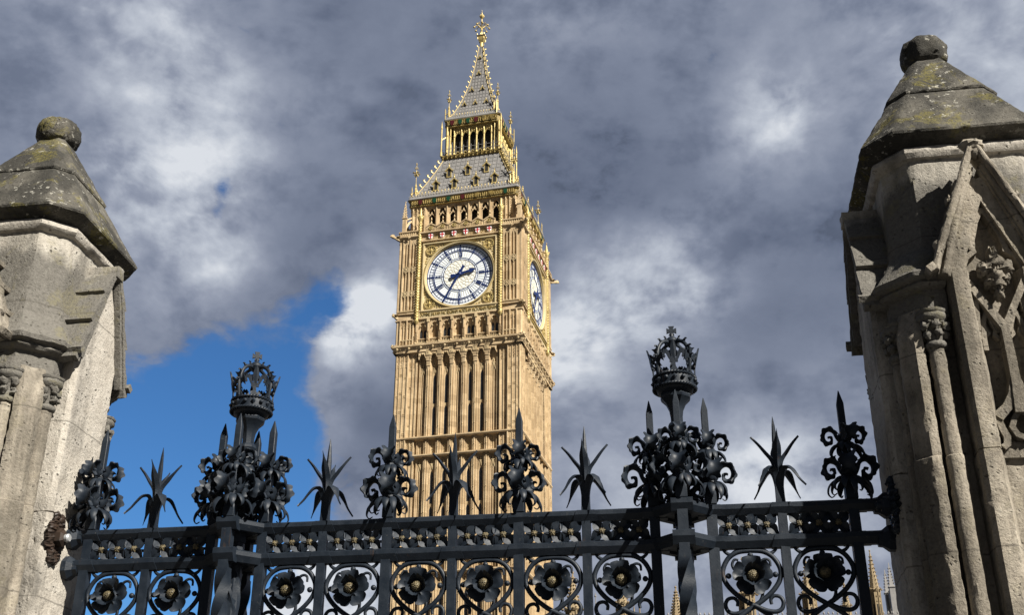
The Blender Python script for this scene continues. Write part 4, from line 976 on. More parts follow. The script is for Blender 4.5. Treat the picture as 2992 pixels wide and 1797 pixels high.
# ---- dials
CZ = 57.0
def ringpts(r, n=72): return [(r*math.sin(2*PI*i/n), r*math.cos(2*PI*i/n)) for i in range(n)]
def annulus(mb, r0, r1, o0, o1, n=72):
    a, b = ringpts(r0, n), ringpts(r1, n)
    mb.loft([[(x, -o0, z) for x, z in b], [(x, -o1, z) for x, z in b], [(x, -o1, z) for x, z in a], [(x, -o0, z) for x, z in a]], cap=False)
def radial(mb, ang, r0, r1, w0, o, th, w1=None, off=0.0):
    c, s = math.cos(ang), math.sin(ang); w1 = w0 if w1 is None else w1
    poly = [(r0, off-w0), (r0, off+w0), (r1, off+w1), (r1, off-w1)]
    mb.plate([(s*r+c*q, c*r-s*q) for r, q in poly], o, o+th)
def clock_face():
    F = link('clock_face', None, TW)
    m = MB(); pts = ringpts(3.5); m.add([(0, -.02, 0)]+[(x, -.02, z) for x, z in pts], [(0, i+1, (i+1) % 72+1) for i in range(72)])
    m.build('dial_glass', M['dial'], F)
    m = MB(); pts = ringpts(1.72, 60); m.loft([[(x, -.0205, z) for x, z in pts], [(x, -.032, z) for x, z in pts]]); m.build('centre_glass', M['dial_in'], F)
    m = MB()
    annulus(m, 3.43, 3.50, .02, .06); annulus(m, 3.205, 3.247, .02, .045); annulus(m, 2.86, 2.90, .02, .045); annulus(m, 2.69, 2.78, .02, .055)
    annulus(m, 1.895, 1.93, .02, .05); annulus(m, 1.70, 1.755, .02, .055)
    for i in range(60):
        a = 2*PI*i/60
        if i % 5: radial(m, a, 2.84, 3.29, .021, .022, .022)
        else:
            radial(m, a, 2.66, 3.47, .068, .024, .04, .048); radial(m, a, 1.75, 1.95, .022, .024, .03)
            for q in (-1, 1):
                radial(m, a+q*.050, 3.10, 3.22, .022, .024, .025); radial(m, a+q*.050, 2.89, 3.01, .022, .024, .025)
    m.build('dial_ironwork', M['blue'], F)
    m = MB()
    for i in range(60):
        if i % 5: radial(m, 2*PI*i/60, 1.93, 2.68, .006, .022, .02)
    NUM = ['XII','I','II','III','IIII','V','VI','VII','VIII','IX','X','XI']
    GL = {'I': .105, 'V': .21, 'X': .21}
    mn = MB()
    for h, txt in enumerate(NUM):
        mn = MB(); a = 2*PI*h/12; tot = sum(GL[c] for c in txt); cur = -tot/2; r0, r1 = 2.02, 2.60
        for ch in txt:
            w = GL[ch]; cx = cur+w/2; cur += w
            c, s = math.cos(a), math.sin(a); P = lambda q, r: (s*r+c*q, c*r-s*q)
            def stroke(q0, ra, q1, rb, hw): mn.plate([P(q0-hw, ra), P(q0+hw, ra), P(q1+hw, rb), P(q1-hw, rb)], .024, .05)
            if ch == 'I': stroke(cx, r0, cx, r1, .032); stroke(cx, r1-.03, cx, r1, .05); stroke(cx, r0, cx, r0+.03, .05)
            if ch == 'V': stroke(cx, r0, cx-.075, r1, .03); stroke(cx, r0, cx+.075, r1, .018)
            if ch == 'X': stroke(cx+.075, r0, cx-.075, r1, .03); stroke(cx-.075, r0, cx+.075, r1, .018)
        mn.build('numeral', M['blue'], F)
    m.build('dial_panes', M['lattice'], F)
    m = MB()                                 # leaf-shaped leading of the centre
    def seg(a0, r0, a1, r1): m.bar([(r0*math.sin(a0), -.04, r0*math.cos(a0)), (r1*math.sin(a1), -.04, r1*math.cos(a1))], .011, .012)
    rows = [(.34, 0, 10), (.60, .5, 10), (.84, 0, 20), (1.04, .5, 20), (1.24, 0, 20), (1.44, .5, 20), (1.70, 0, 20)]
    for i in range(10):
        st = 2*PI/10; seg(i*st, .10, i*st, .34); seg(i*st, .34, (i+.5)*st, .60); seg((i+1)*st, .34, (i+.5)*st, .60); seg((i+.5)*st, .60, (i+.5)*st-st*.25, .84); seg((i+.5)*st, .60, (i+.5)*st+st*.25, .84)
    for i in range(20):
        st = 2*PI/20; o_ = st*.5
        seg(i*st+o_, .84, i*st, 1.04); seg(i*st+o_, .84, (i+1)*st, 1.04); seg(i*st, 1.04, i*st, 1.14); seg(i*st, 1.14, (i+.5)*st, 1.32); seg(i*st, 1.14, (i-.5)*st, 1.32); seg((i+.5)*st, 1.32, (i+.5)*st, 1.44)
        seg((i+.5)*st, 1.44, i*st, 1.70); seg((i+.5)*st, 1.44, (i+1)*st, 1.70)
    m.build('centre_leading', M['lattice'], F)
    def hand(name, ang, shape, o, th):
        m = MB(); c, s = math.cos(ang), math.sin(ang)
        for (ra, wa), (rb, wb) in zip(shape, shape[1:]):
            m.plate([(s*ra+c*q*-1, c*ra+s*q) for q in (0,)] and [(s*ra-c*wa, c*ra+s*wa), (s*ra+c*wa, c*ra-s*wa), (s*rb+c*wb, c*rb-s*wb), (s*rb-c*wb, c*rb+s*wb)], o, o+th)
        if name == 'minute_hand': m.lathe([(.01, 0)], 3) if 0 else None
        return m.build(name, M['blue'], F)
    hand('hour_hand', R(77), [(-.95,.14),(-.85,.22),(-.62,.20),(-.5,.12),(0,.15),(.25,.17),(.55,.10),(1.05,.13),(1.12,.24),(1.25,.27),(1.42,.16),(1.78,.01)], .16, .07)
    hand('minute_hand', R(208.5), [(-.98,.20),(-.90,.16),(-.75,.11),(-.3,.13),(0,.16),(.5,.115),(1.5,.085),(2.6,.07),(3.36,.075),(3.40,.05)], .25, .07)
    m = MB(); m.M = Matrix.Rotation(PI/2, 4, 'X'); m.lathe([(.20,.02),(.20,.32),(.12,.36),(.08,.38)], 16); m.M = None; m.build('hand_boss', M['blue'], F)
    # gilded surround
    m = MB()
    n = 72
    prof = [(3.50,-.05),(3.50,.16),(3.56,.20),(3.60,.34),(3.70,.36),(3.74,.30),(3.80,.30)]
    for (ra, oa), (rb, ob) in zip(prof, prof[1:]):
        a, b = ringpts(ra, n), ringpts(rb, n)
        m.loft([[(x, -oa, z) for x, z in a], [(x, -ob, z) for x, z in b]], cap=False)
    a = ringpts(3.74, n); sq = []
    for x, z in a:
        f = 3.86/max(abs(x), abs(z)); sq.append((x*f, z*f))
    m.loft([[(x, -.20, z) for x, z in a], [(x, -.20, z) for x, z in sq]], cap=False)
    for o1, a0, a1 in ((.34, 3.72, 3.80), (.42, 3.80, 3.90), (.30, 3.90, 4.0)):
        m.fb(-a1, a1, -.1, o1, a0, a1); m.fb(-a1, a1, -.1, o1, -a1, -a0); m.fb(-a1, -a0, -.1, o1-.004, -a1+.002, a1-.002); m.fb(a0, a1, -.1, o1-.004, -a1+.002, a1-.002)
    m.build('dial_surround', M['goldpale'], F); m = MB()
    annulus(m, 3.53, 3.585, .18, .225); annulus(m, 3.72, 3.765, .30, .385)
    for sx in (-1, 1):
        for sz in (-1, 1):
            cx, cz = 3.06*sx, 3.06*sz
            m.bar([(cx+.52*math.cos(2*PI*i/20), -.25, cz+.52*math.sin(2*PI*i/20)) for i in range(21)], .045, .07); m.octa((cx, -.24, cz), .26, .2, .28)
            for i in range(8): m.octa((cx+.33*math.cos(2*PI*i/8), -.24, cz+.33*math.sin(2*PI*i/8)), .11, .09, .11)
            for dx, dz in ((1.0, -.42), (.62, -.40), (.42, -1.0), (.40, -.62)):
                q = (3.06+(.52-dx)*1.0-.2, 3.06+.42*1.0); 
            for dx, dz in ((-.85,.42),(-1.15,.52),(-1.4,.58),(.42,-.85),(.52,-1.15),(.58,-1.4),(-.62,.30),(.30,-.62)):
                m.octa((sx*(3.06+dx), -.22, sz*(3.06+dz)), .12, .08, .10)
    m.build('gilded_spandrel', M['gold'], F)
    m = MB(); mi = 4.01
    m.fb(-4.22, 4.22, -.2, .22, 4.0, 4.14); m.fb(-4.22, 4.22, -.2, .22, -4.14, -4.0); m.fb(-4.22, -4.0, -.2, .215, -4.0, 4.0); m.fb(4.0, 4.22, -.2, .215, -4.0, 4.0); m.build('stone_frame', M['goldpale'], F)
    return F
F0 = clock_face(); F0.location = (0, -6.26, CZ)
for k in (1, 3): copy_of(F0, TW, SIDE[k] @ Vector((0, -6.26, CZ)), k*PI/2)
# inscription band
def lettering(text, width, h, name='inscription'):
    cu = bpy.data.curves.new('letters', 'FONT'); cu.body = text; cu.size = h; cu.extrude = .025; cu.align_x = 'CENTER'; cu.resolution_u = 2
    ob = bpy.data.objects.new('letters', cu); COL.objects.link(ob); dg = bpy.context.evaluated_depsgraph_get(); dg.update()
    me = bpy.data.meshes.new_from_object(ob.evaluated_get(dg)); bpy.data.objects.remove(ob)
    xs = [v.co.x for v in me.vertices]; sx = width/(max(xs)-min(xs)); cx = (max(xs)+min(xs))/2
    for v in me.vertices: v.co = Vector(((v.co.x-cx)*sx, -v.co.z, v.co.y))
    me.materials.clear(); me.materials.append(M['gold_dark']); o_ = link(name, me, None); return o_
band = MB(); band.fb(-4.16, 4.16, -.1, .20, -.355, .355); bd = band.build('inscription_band', M['goldpale'], TW)
tx = lettering('DOMINE SALVAM FAC REGINAM NOSTRAM VICTORIAM PRIMAM', 7.9, .60); tx.parent = bd; tx.location = (0, -.215, -.215)
bd.location = (0, -6.38, 52.77)
for k in (1, 3): copy_of(bd, TW, SIDE[k] @ Vector((0, -6.38, 52.77)), k*PI/2)

# ---- gilded corner shafts beside the dials
m = MB(); m.lathe([(.05,51.75),(.22,52.0),(.26,52.12),(.17,52.22),(.17,53.0),(.24,53.1),(.16,53.2),(.16,56.8),(.23,56.9),(.16,57.0),(.16,60.9),(.24,61.0),(.17,61.15),(.17,62.3),(.22,62.4),(.15,62.5),(.15,63.5),(.17,63.6),(.30,63.95),(.32,64.15),(.20,64.2),(.16,64.4),(.10,64.8),(.02,65.25)], 8, rot=PI/8)
z = 52.4
while z < 63.4:
    for i in range(8):
        a = 2*PI*i/8; m.octa((.17*math.cos(a), .17*math.sin(a), z+(.15 if i % 2 else 0)), .075, .075, .09)
    z += .30
for i in range(8): m.octa((.31*math.cos(2*PI*i/8), .31*math.sin(2*PI*i/8), 64.2), .07, .07, .16)
gs = m.build('gilded_shaft', GD, TW); firstg = True
for k in (0, 1, 3):
    for sg in (-1, 1):
        g_ = gs if firstg else copy_of(gs, TW); firstg = False; g_.location = SIDE[k] @ Vector((4.34*sg, -6.62, 0))
# ---- shields of St George
def shield(mb, w, h, th):
    poly = [(-w,h*.45),(w,h*.45),(w,-.05*h),(w*.62,-.38*h),(0,-.56*h),(-w*.62,-.38*h),(-w,-.05*h)]; mb.plate(poly, 0, th)
m = MB(); shield(m, .24, .62, .08); sh_ = m.build('shield', M['white'], TW)
m = MB(); m.fb(-.055, .055, .0805, .10, -.30, .278); m.fb(-.238, .238, .0805, .0985, -.005, .105); m.build('red_cross', M['red'], sh_); f1 = True
for k in (0, 1, 3):
    for i in range(6):
        s_ = sh_ if f1 else copy_of(sh_, TW); f1 = False; s_.location = SIDE[k] @ Vector((-3.145+1.258*i, -6.60, 61.72)); s_.rotation_euler.z = k*PI/2

# ---- belfry
m = MB(); mc = MB(); md = MB()
md.box(-4.9, 4.9, -4.9, 4.9, 62.3, 66.2)
for k in range(4):
    m.M = mc.M = SIDE[k]
    m.prism([(4.12,-5.62),(5.62,-5.72),(5.72,-5.62),(5.62,-4.12),(4.12,-4.12)], 62.3, 66.1)
    for s in (4.2, 4.62, 5.05, 5.5):
        for sg in (-1, 1): m.fb(s*sg-.05, s*sg+.05, 5.5, 5.80, 62.3, 65.8); mc.octa((s*sg, -5.80, 65.6), .09, .09, .2); 
    for sg in (-1, 1): relief(mc, min(4.3*sg, 5.5*sg), max(4.3*sg, 5.5*sg), 65.0, 65.9, 5.73, .2); relief(mc, min(4.3*sg, 5.5*sg), max(4.3*sg, 5.5*sg), 63.6, 64.0, 5.73, .2)
    for i in range(8):
        s = -4.095+1.17*i; m.fb(s-.13, s+.13, 5.0, 5.62, 62.3, 66.0); m.fb(s-.045, s+.045, 5.5, 5.72, 62.3, 66.0)
    for i in range(7):
        s = -3.51+1.17*i
        m.arch(s-.46, s+.46, 64.7, 65.75, 66.1, 5.3, 5.60, 10)
        for sg in (-1, 1): m.bar([(s+.42*sg, -5.42, 64.3), (s+.36*sg, -5.42, 64.75), (s+.05*sg, -5.42, 65.1), (s, -5.42, 65.5)], .045, .06); m.bar([(s+.40*sg, -5.42, 65.25), (s+.16*sg, -5.42, 64.98)], .035, .05); m.fb(s+.41*sg-.05, s+.41*sg+.05, 5.2, 5.5, 62.3, 64.8)
        m.fb(s-.46, s+.46, 5.1, 5.5, 62.3, 63.2)
    # corner pinnacle with flying arch
    m.M = mc.M = SIDE[k]
    for sx in (1,):
        x, y = 6.22*sx, -6.22
        m.box(x-.19, x+.19, y-.19, y+.19, 62.2, 64.4); m.loft([[(x+h*a, y+h*b, z) for a, b in ((-1,-1),(1,-1),(1,1),(-1,1))] for z, h in ((64.4,.26),(64.5,.26),(64.55,.17),(66.3,.03),(66.5,.02))])
        for q in range(5):
            for a, b in ((-1,-1),(1,-1),(1,1),(-1,1)): h = .2-.033*q; mc.octa((x+a*h, y+b*h, 64.75+q*.32), .06, .06, .08)
        mc.octa((x, y, 66.5), .10, .10, .12)
    m.M = mc.M = SIDE[k] @ Matrix.Rotation(R(45), 4, 'Z')
    m.bar([(0, -8.7, 63.3), (0, -8.3, 64.1), (0, -7.6, 64.7)], .10, .10, axis=(1, 0, 0)); m.bar([(0, -8.7, 64.3), (0, -7.5, 65.1)], .07, .10, axis=(1, 0, 0))
m.M = mc.M = None
m.build('belfry', ST, TW); mc.build('belfry_carving', CV, TW); md.build('bell_chamber', M['dark'], TW)

# ---- gilded cornices with enamelled shields
def cornice(name, z0, z1, a, n, pitch):
    m = MB(); g = MB(); ld = MB()
    m.loft([octo(q, q-.25, z) for z, q in ((z0, a-.35), (z0+.08, a-.12), (z1-.1, a-.05), (z1, a+.02))])
    for k in range(4):
        g.M = SIDE[k]; s = -a+.4
        while s < a-.3:
            for q in (.25, .5, .75): g.octa((s+rt.uniform(-.04,.04), -(a-.03), z0+.06+(z1-z0-.1)*q), .10, .10, .10)
            s += .21
        g.fb(-a+.1, a-.1, a-.2, a+.03, z1-.06, z1+.02); g.fb(-a+.3, a-.3, a-.4, a-.1, z0-.02, z0+.06)
    g.M = None
    c = m.build(name, M['gold_dark'], TW); g.build('gilded_leaves', GD, c)
    sh = MB(); shield(sh, .20, (z1-z0)*.82, .10); cols = [M['claret'], M['green'], M['green'], M['claret'], M['gold_dark'], M['gold_dark'], M['green']]
    P0 = {}
    for k in (0, 1, 3):
        for i in range(n):
            mt = cols[i % 7]
            if mt.name not in P0: o_ = P0[mt.name] = sh.build('enamelled_shield', mt, TW)
            else: o_ = copy_of(P0[mt.name], TW)
            o_.location = SIDE[k] @ Vector(((i-(n-1)/2)*pitch, -(a-.02), (z0+z1)/2)); o_.rotation_euler.z = k*PI/2
    return c
cornice('gilded_cornice', 66.02, 66.72, 6.02, 7, 1.55); cornice('lantern_cornice', 77.62, 78.45, 3.22, 6, .92)

def fin_row(mb, a, z, pitch, h, w):
    n = int(2*a/pitch)
    for k in range(4):
        mb.M = SIDE[k]
        for i in range(n):
            s = -a+(i+.5)*2*a/n; mb.octa((s, -a, z+h*.75), w, w*.6, h*.28); mb.fb(s-w*.22, s+w*.22, a-w*.2, a+w*.2, z, z+h*.6)
            mb.octa((s-w*1.0, -a, z+h*.42), w*.55, w*.4, w*.55); mb.octa((s+w*1.0, -a, z+h*.42), w*.55, w*.4, w*.55)
    mb.M = None
# ---- lower roof
def slope_half(z, tab):
    for (za, ha), (zb, hb) in zip(tab, tab[1:]):
        if za <= z <= zb: return ha+(hb-ha)*(z-za)/(zb-za)
    return tab[-1][1] if z > tab[-1][0] else tab[0][1]
def iron_roof(name, tab, pitch, lap):
    m = MB(); m.loft([[(x*h, y*h, z) for x, y in ((-1,-1),(1,-1),(1,1),(-1,1))] for z, h in tab])
    r_ = m.build(name, M['lead'], TW); g = MB()
    for k in range(4):
        g.M = SIDE[k]; n = int(tab[0][1]/pitch)
        for i in range(-n, n+1):
            s = i*pitch; pts = []
            for z, h in [(z, slope_half(z, tab)) for z in [tab[0][0]+(tab[-1][0]-tab[0][0])*q/16 for q in range(17)]]:
                if h > abs(s)+.04: pts.append((s, -h-.012, z))
            if len(pts) > 1: g.bar(pts, .030, .035)
        z = tab[0][0]+lap*.7; row = 0                # scalloped laps
        while z < tab[-1][0]-.2:
            h = slope_half(z, tab); nn = int(2*h/pitch)
            for i in range(-n-1, n+1):
                sa, sb = i*pitch, (i+1)*pitch
                if max(abs(sa), abs(sb)) > h: continue
                mid = (sa+sb)/2; g.bar([(sa+.03, -slope_half(z+.10, tab)-.005, z+.10), (mid-.08, -h-.01, z), (mid+.08, -h-.01, z), (sb-.03, -slope_half(z+.10, tab)-.005, z+.10)], .018, .022)
            z += lap; row += 1
    g.M = None; g.build('roof_rolls', M['lead_dark'], r_)
    return r_
T1 = [(67.15, 5.70), (67.6, 5.42), (69.5, 4.58), (71.5, 3.78), (73.35, 3.12)]
m = MB(); m.loft([octo(q, q-.2, z) for z, q in ((66.73, 6.10), (66.80, 6.14), (66.95, 6.05), (67.22, 5.95), (67.25, 5.6))]); gu = m.build('roof_gutter', M['lead'], TW)
m = MB(); fin_row(m, 6.0, 66.95, .30, .42, .075); m.build('gutter_cresting', M['lead'], gu); m = MB(); fin_row(m, 5.86, 67.25, .36, .50, .07); m.build('gilded_cresting', GD, gu)
LR = iron_roof('lower_roof', T1, .52, .62)
def crockets(name, tab, pitch, size, parent):
    g = MB()
    for k in range(4):
        z = tab[0][0]+.3
        g.M = SIDE[k]
        while z < tab[-1][0]-.1:
            h = slope_half(z, tab)+size*.35
            d = Vector((h, -h, z)); g.bar([tuple(d), tuple(d+Vector((size*.45, -size*.45, size*.25))), tuple(d+Vector((size*.50, -size*.50, size*.75)))], .05*size/.3, .05*size/.3, axis=(.7, .7, 0))
            c = d+Vector((size*.45, -size*.45, size*.9)); g.octa(tuple(c), size*.26, size*.26, size*.26); g.octa(tuple(c+Vector((size*.28, -size*.28, -size*.18))), size*.18); g.octa(tuple(c+Vector((-size*.22, size*.22, .16*size))), size*.18)
            z += pitch
        pts = [(slope_half(z_, tab)+.03, -slope_half(z_, tab)-.03, z_) for z_, _ in tab]; g.tube(pts, .045, 6)
    g.M = None; g.build(name, GD, parent)
crockets('hip_crockets', T1, .74, .34, LR)
def dormer_parts(w, h, d):
    D = link('dormer', None, TW); m = MB()
    m.box(-w, w, 0.03, d, 0, h); m.loft([[(-w-.1, y, h), (0, y, h+w*1.5), (w+.1, y, h)] for y in (0.0, d)]); m.build('dormer_body', M['lead'], D)
    g = MB()
    for sg in (-1, 1): g.box(min(w*sg, (w-.09)*sg), max(w*sg, (w-.09)*sg), -.06, .06, 0, h); g.bar([(sg*(w+.14), -.06, h-.05), (0, -.06, h+w*1.55)], .05, .08); g.octa((sg*(w+.16), -.06, h+.02), .10); g.octa((sg*w*.55, -.06, h+w*.95), .09)
    g.box(-w, w, -.07, .05, -.06, .05); g.octa((0, -.06, h+w*1.55+.15), .10, .10, .22); g.octa((0, -.06, h+w*1.55+.42), .09, .09, .12); g.build('gilded_gable', GD, D)
    k_ = MB(); k_.box(-w+.085, w-.085, -.015, .03, .05, h+w*.55); k_.build('louvre_opening', M['dark'], D)
    return D
D0 = None
for k in (0, 1, 3):
    for z, ss in ((68.1, (-3.25, -1.2, 1.2, 3.25)), (70.15, (-2.1, 0, 2.1))):
        for s in ss:
            if D0 is None: D0 = d_ = dormer_parts(.27, .78, 1.1)
            else: d_ = copy_of(D0, TW)
            d_.location = SIDE[k] @ Vector((s, -slope_half(z, T1)-.06, z)); d_.rotation_euler.z = k*PI/2

# ---- lantern
m = MB(); g = MB(); dk = MB()
m.loft([octo(q, q-.15, z) for z, q in ((73.2, 3.0), (73.3, 3.25), (73.42, 3.42), (73.62, 3.46), (73.66, 3.3))]); dk.box(-2.35, 2.35, -2.35, 2.35, 73.6, 77.7)
for k in range(4):
    g.M = SIDE[k]
    for i in range(14): s = -3.2+i*6.4/13; g.octa((s, -3.36, 73.32), .10, .16, .13); g.octa((s, -3.5, 73.56), .09, .06, .09)
    for s in (-2.15, -1.29, -.43, .43, 1.29, 2.15):
        g.M = SIDE[k]; g.lathe([(.14,73.6),(.14,74.3),(.10,74.35),(.10,76.3),(.14,76.4),(.11,76.5),(.10,77.6)], 8, c=(s, -2.72)); g.octa((s, -2.86, 77.0), .09, .09, .3)
        g.octa((s, -2.84, 74.35), .12)
    for i in range(5):
        s = -1.72+.86*i; g.arch(s-.36, s+.36, 76.35, 76.85, 77.65, 2.62, 2.74, 8)
        for dz in (77.0, 77.3): g.octa((s-.14, -2.78, dz), .11, .08, .11); g.octa((s+.14, -2.78, dz), .11, .08, .11)
        g.octa((s, -2.78, 77.5), .14, .08, .12); g.bar([(s-.36, -2.68, 74.05), (s, -2.68, 74.45), (s+.36, -2.68, 74.05)], .04, .05)
    for s in (2.55, 2.85, 3.05):
        g.lathe([(.13,73.6),(.13,74.2),(.09,74.3),(.09,76.4),(.13,76.5),(.09,76.6),(.09,77.7)], 8, c=(s, -2.9)); g.lathe([(.12,73.6),(.12,74.2),(.085,74.3),(.085,76.4),(.12,76.5),(.085,76.6),(.085,77.7)], 8, c=(-s, -2.9))
    # free-standing corner shaft
    g.lathe([(.14,73.6),(.14,74.1),(.09,74.2),(.09,77.2),(.12,77.3),(.04,78.0),(.01,78.3)], 8, c=(3.42, -3.42))
    g.bar([(3.40, -3.40, 75.8), (3.05, -3.05, 76.3)], .05, .05, axis=(.7, .7, 0))
m2 = MB()
for k in range(4):
    m2.M = SIDE[k]
    for z in (74.0, 74.48): m2.bar([(-3.42, -3.42, z), (3.42, -3.42, z)], .022, .022)
    for i in range(9):
        s = -3.42+i*6.84/8; m2.box(s-.03, s+.03, -3.45, -3.39, 73.6, 74.55); m2.octa((s, -3.42, 74.66), .07, .07, .12)
g.M = m2.M = None
ln = m.build('lantern_gallery', M['gold_dark'], TW); g.build('gilded_arcade', GD, TW); dk.build('lantern_chamber', M['dark'], TW); m2.build('gallery_rail', M['lead_dark'], ln)
m = MB(); m.loft([octo(q, q-.15, z) for z, q in ((78.45, 3.27), (78.55, 3.3), (78.7, 3.2), (79.05, 3.0), (79.1, 2.7))]); ug = m.build('spire_gutter', M['lead'], TW)
m = MB(); fin_row(m, 3.12, 78.68, .26, .36, .06); m.build('gutter_cresting', M['lead'], ug); m = MB(); fin_row(m, 2.98, 79.0, .30, .40, .055); m.build('gilded_cresting', GD, ug)
# ---- spire
T2 = [(79.0, 2.78), (80.0, 2.36), (81.05, 1.98), (82.4, 1.58), (84.4, 1.10), (86.0, .80), (87.7, .54), (89.2, .36), (90.6, .22)]
SPI = iron_roof('spire', T2, .36, .55); crockets('spire_crockets', T2, .80, .22, SPI)
L0 = None
for k in (0, 1, 3):
    for z, ss in ((81.0, (-1.28, 0, 1.28)), (83.35, (-.63, .63)), (86.0, (0,)), (88.6, (0,))):
        for s in ss:
            if L0 is None:
                L0 = l_ = link('lucarne', None, TW); a = MB(); a.loft([[(-.20, y, 0), (0, y, .36), (.20, y, 0)] for y in (0, .4)]); a.build('lucarne_hood', M['lead'], L0)
                a = MB(); a.bar([(-.26, -.03, -.02), (0, -.03, .44)], .045, .05); a.bar([(.26, -.03, -.02), (0, -.03, .44)], .045, .05); a.octa((0, -.03, .52), .06, .06, .14); a.build('gilded_gable', GD, L0)
                a = MB(); a.loft([[(-.15, y, 0), (0, y, .28), (.15, y, 0)] for y in (-.02, .02)]); a.build('opening', M['dark'], L0)
            else: l_ = copy_of(L0, TW)
            l_.location = SIDE[k] @ Vector((s, -slope_half(z, T2)-.10, z)); l_.rotation_euler.z = k*PI/2
            if z > 86: l_.scale = (.8, .8, .8)
# ---- finial
m = MB(); m.lathe([(.24,90.2),(.20,91.3),(.16,91.4)], 8, rot=PI/8); m.loft([[(x*h, y*h, z) for x, y in ((-1,-1),(1,-1),(1,1),(-1,1))] for z, h in ((91.35,.22),(91.5,.27),(91.6,.34),(92.05,.40),(92.15,.50),(92.25,.40))])
for k in range(4):
    m.M = SIDE[k]
    for s in (-.42, 0, .42): m.octa((s, -.46, 92.34), .07, .06, .16)
    m.octa((.38, -.38, 91.8), .06, .06, .22)
m.M = None
m.lathe([(.20,92.3),(.12,92.6),(.09,93.0),(.14,93.1),(.08,93.2),(.07,94.3),(.14,94.4),(.06,94.5),(.05,94.9),(.20,95.05),(.26,95.25),(.16,95.5),(.06,95.6),(.08,95.75),(.03,95.9),(.01,96.3)], 10)
for i in range(8):
    a = 2*PI*i/8+PI/8; ca, sa = math.cos(a), math.sin(a)
    m.tube(smooth_path([(ca*r, sa*r, z) for r, z in ((.05,93.2),(.25,93.7),(.55,93.9),(.85,93.65))], 3), .045, 6); m.ball((ca*.9, sa*.9, 93.55), .13, 8, 6); m.octa((ca*.5, sa*.5, 94.05), .10); m.octa((ca*.22, sa*.22, 95.3), .10, .10, .2)
fnl = m.build('gilded_finial', GD, TW, smooth=True, sharp=.6)
# ---- gilded corner pinnacles with vanes
def pinn(h0, stem, tip, flo):
    m = MB(); m.lathe([(.13,0),(.13,.5),(.10,.55),(.10,h0-.2),(.14,h0-.1),(.05,h0+.2),(.035,h0+.4),(.03,tip-.4),(.05,tip-.3),(.02,tip)], 8)
    m.octa((0, 0, tip-.25), .12, .12, .12)
    for i in range(4):
        a = 2*PI*i/4+PI/4; ca, sa = math.cos(a), math.sin(a); m.octa((ca*flo, sa*flo, stem), flo*.62, flo*.62, flo*.42); m.octa((ca*flo*.6, sa*flo*.6, stem-.25), .10, .10, .16); m.octa((ca*.16, sa*.16, tip-.75), .09, .09, .09)
    m.octa((0, 0, stem+.1), .16, .16, .3)
    m.lathe([(.06,0),(.06,h0*.75),(.07,h0*.8),(.01,h0*1.0)], 6, c=(-.42, 0)); m.lathe([(.06,0),(.06,h0*.75),(.07,h0*.8),(.01,h0)], 6, c=(0, .42)); m.bar([(-.42, 0, h0*.5), (0, 0, h0*.68)], .04, .04); m.bar([(0, .42, h0*.5), (0, 0, h0*.68)], .04, .04, axis=(1, 0, 0))
    return m
p0 = pinn(2.1, 3.7, 5.1, .30).build('gilded_pinnacle', GD, TW); p1 = pinn(1.9, 3.05, 4.4, .22).build('gilded_pinnacle', M['lead'] if 0 else GD, TW)
for k in range(4):
    a = p0 if k == 0 else copy_of(p0, TW); a.location = SIDE[k] @ Vector((-5.45, -5.45, 66.75)); a.rotation_euler.z = k*PI/2
    a = p1 if k == 0 else copy_of(p1, TW); a.location = SIDE[k] @ Vector((-2.85, -2.85, 78.5)); a.rotation_euler.z = k*PI/2

# ------------------------------------------------------------------ palace roofs and turrets beyond
PAL = thing('palace_building', 'honey stone palace with long grey roof and crocketed turrets, low behind the railing', 'palace', (38, 178, 0), R(-3))
def at(x, y, z): return PAL.matrix_world.inverted() @ Vector((x, y, z))
bpy.context.view_layer.update()
PI_ = PAL.matrix_world.inverted()
def loc(x, y): v = PI_ @ Vector((x, y, 0)); return (v.x, v.y, 0)
m = MB(); m.box(-22, 26, -8, 14, 0, 31.0)
for i in range(16):
    s = -21+i*3; m.box(s-.3, s+.3, -8.5, -8, 0, 31.0)
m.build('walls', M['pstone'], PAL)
m = MB(); m.loft([[(x, -8.2, 31.0), (x, 3, 37.9), (x, 14.2, 31.0)] for x in (-22, 26)]); rf = m.build('roof', M['lead'], PAL)
m = MB()
for i in range(33): s = -21.5+i*1.5; m.bar([(s, -8.3, 31.0), (s, 2.9, 37.96)], .06, .06, axis=(1, 0, 0))
for z, y in ((33.4, -4.4), (35.7, -.6)): m.bar([(-22, y-.05, z), (26, y-.05, z)], .06, .06)
m.build('roof_rolls', M['lead_dark'], rf)
m = MB()
for i in range(70):
    s = -21.8+i*.69; m.octa((s, 3, 38.4), .16, .1, .34); m.octa((s-.22, 3, 38.15), .12, .08, .10); m.octa((s+.22, 3, 38.15), .12, .08, .10)
m.bar([(-22, 3, 37.98), (26, 3, 37.98)], .08, .08); m.build('ridge_cresting', M['lead'], rf)
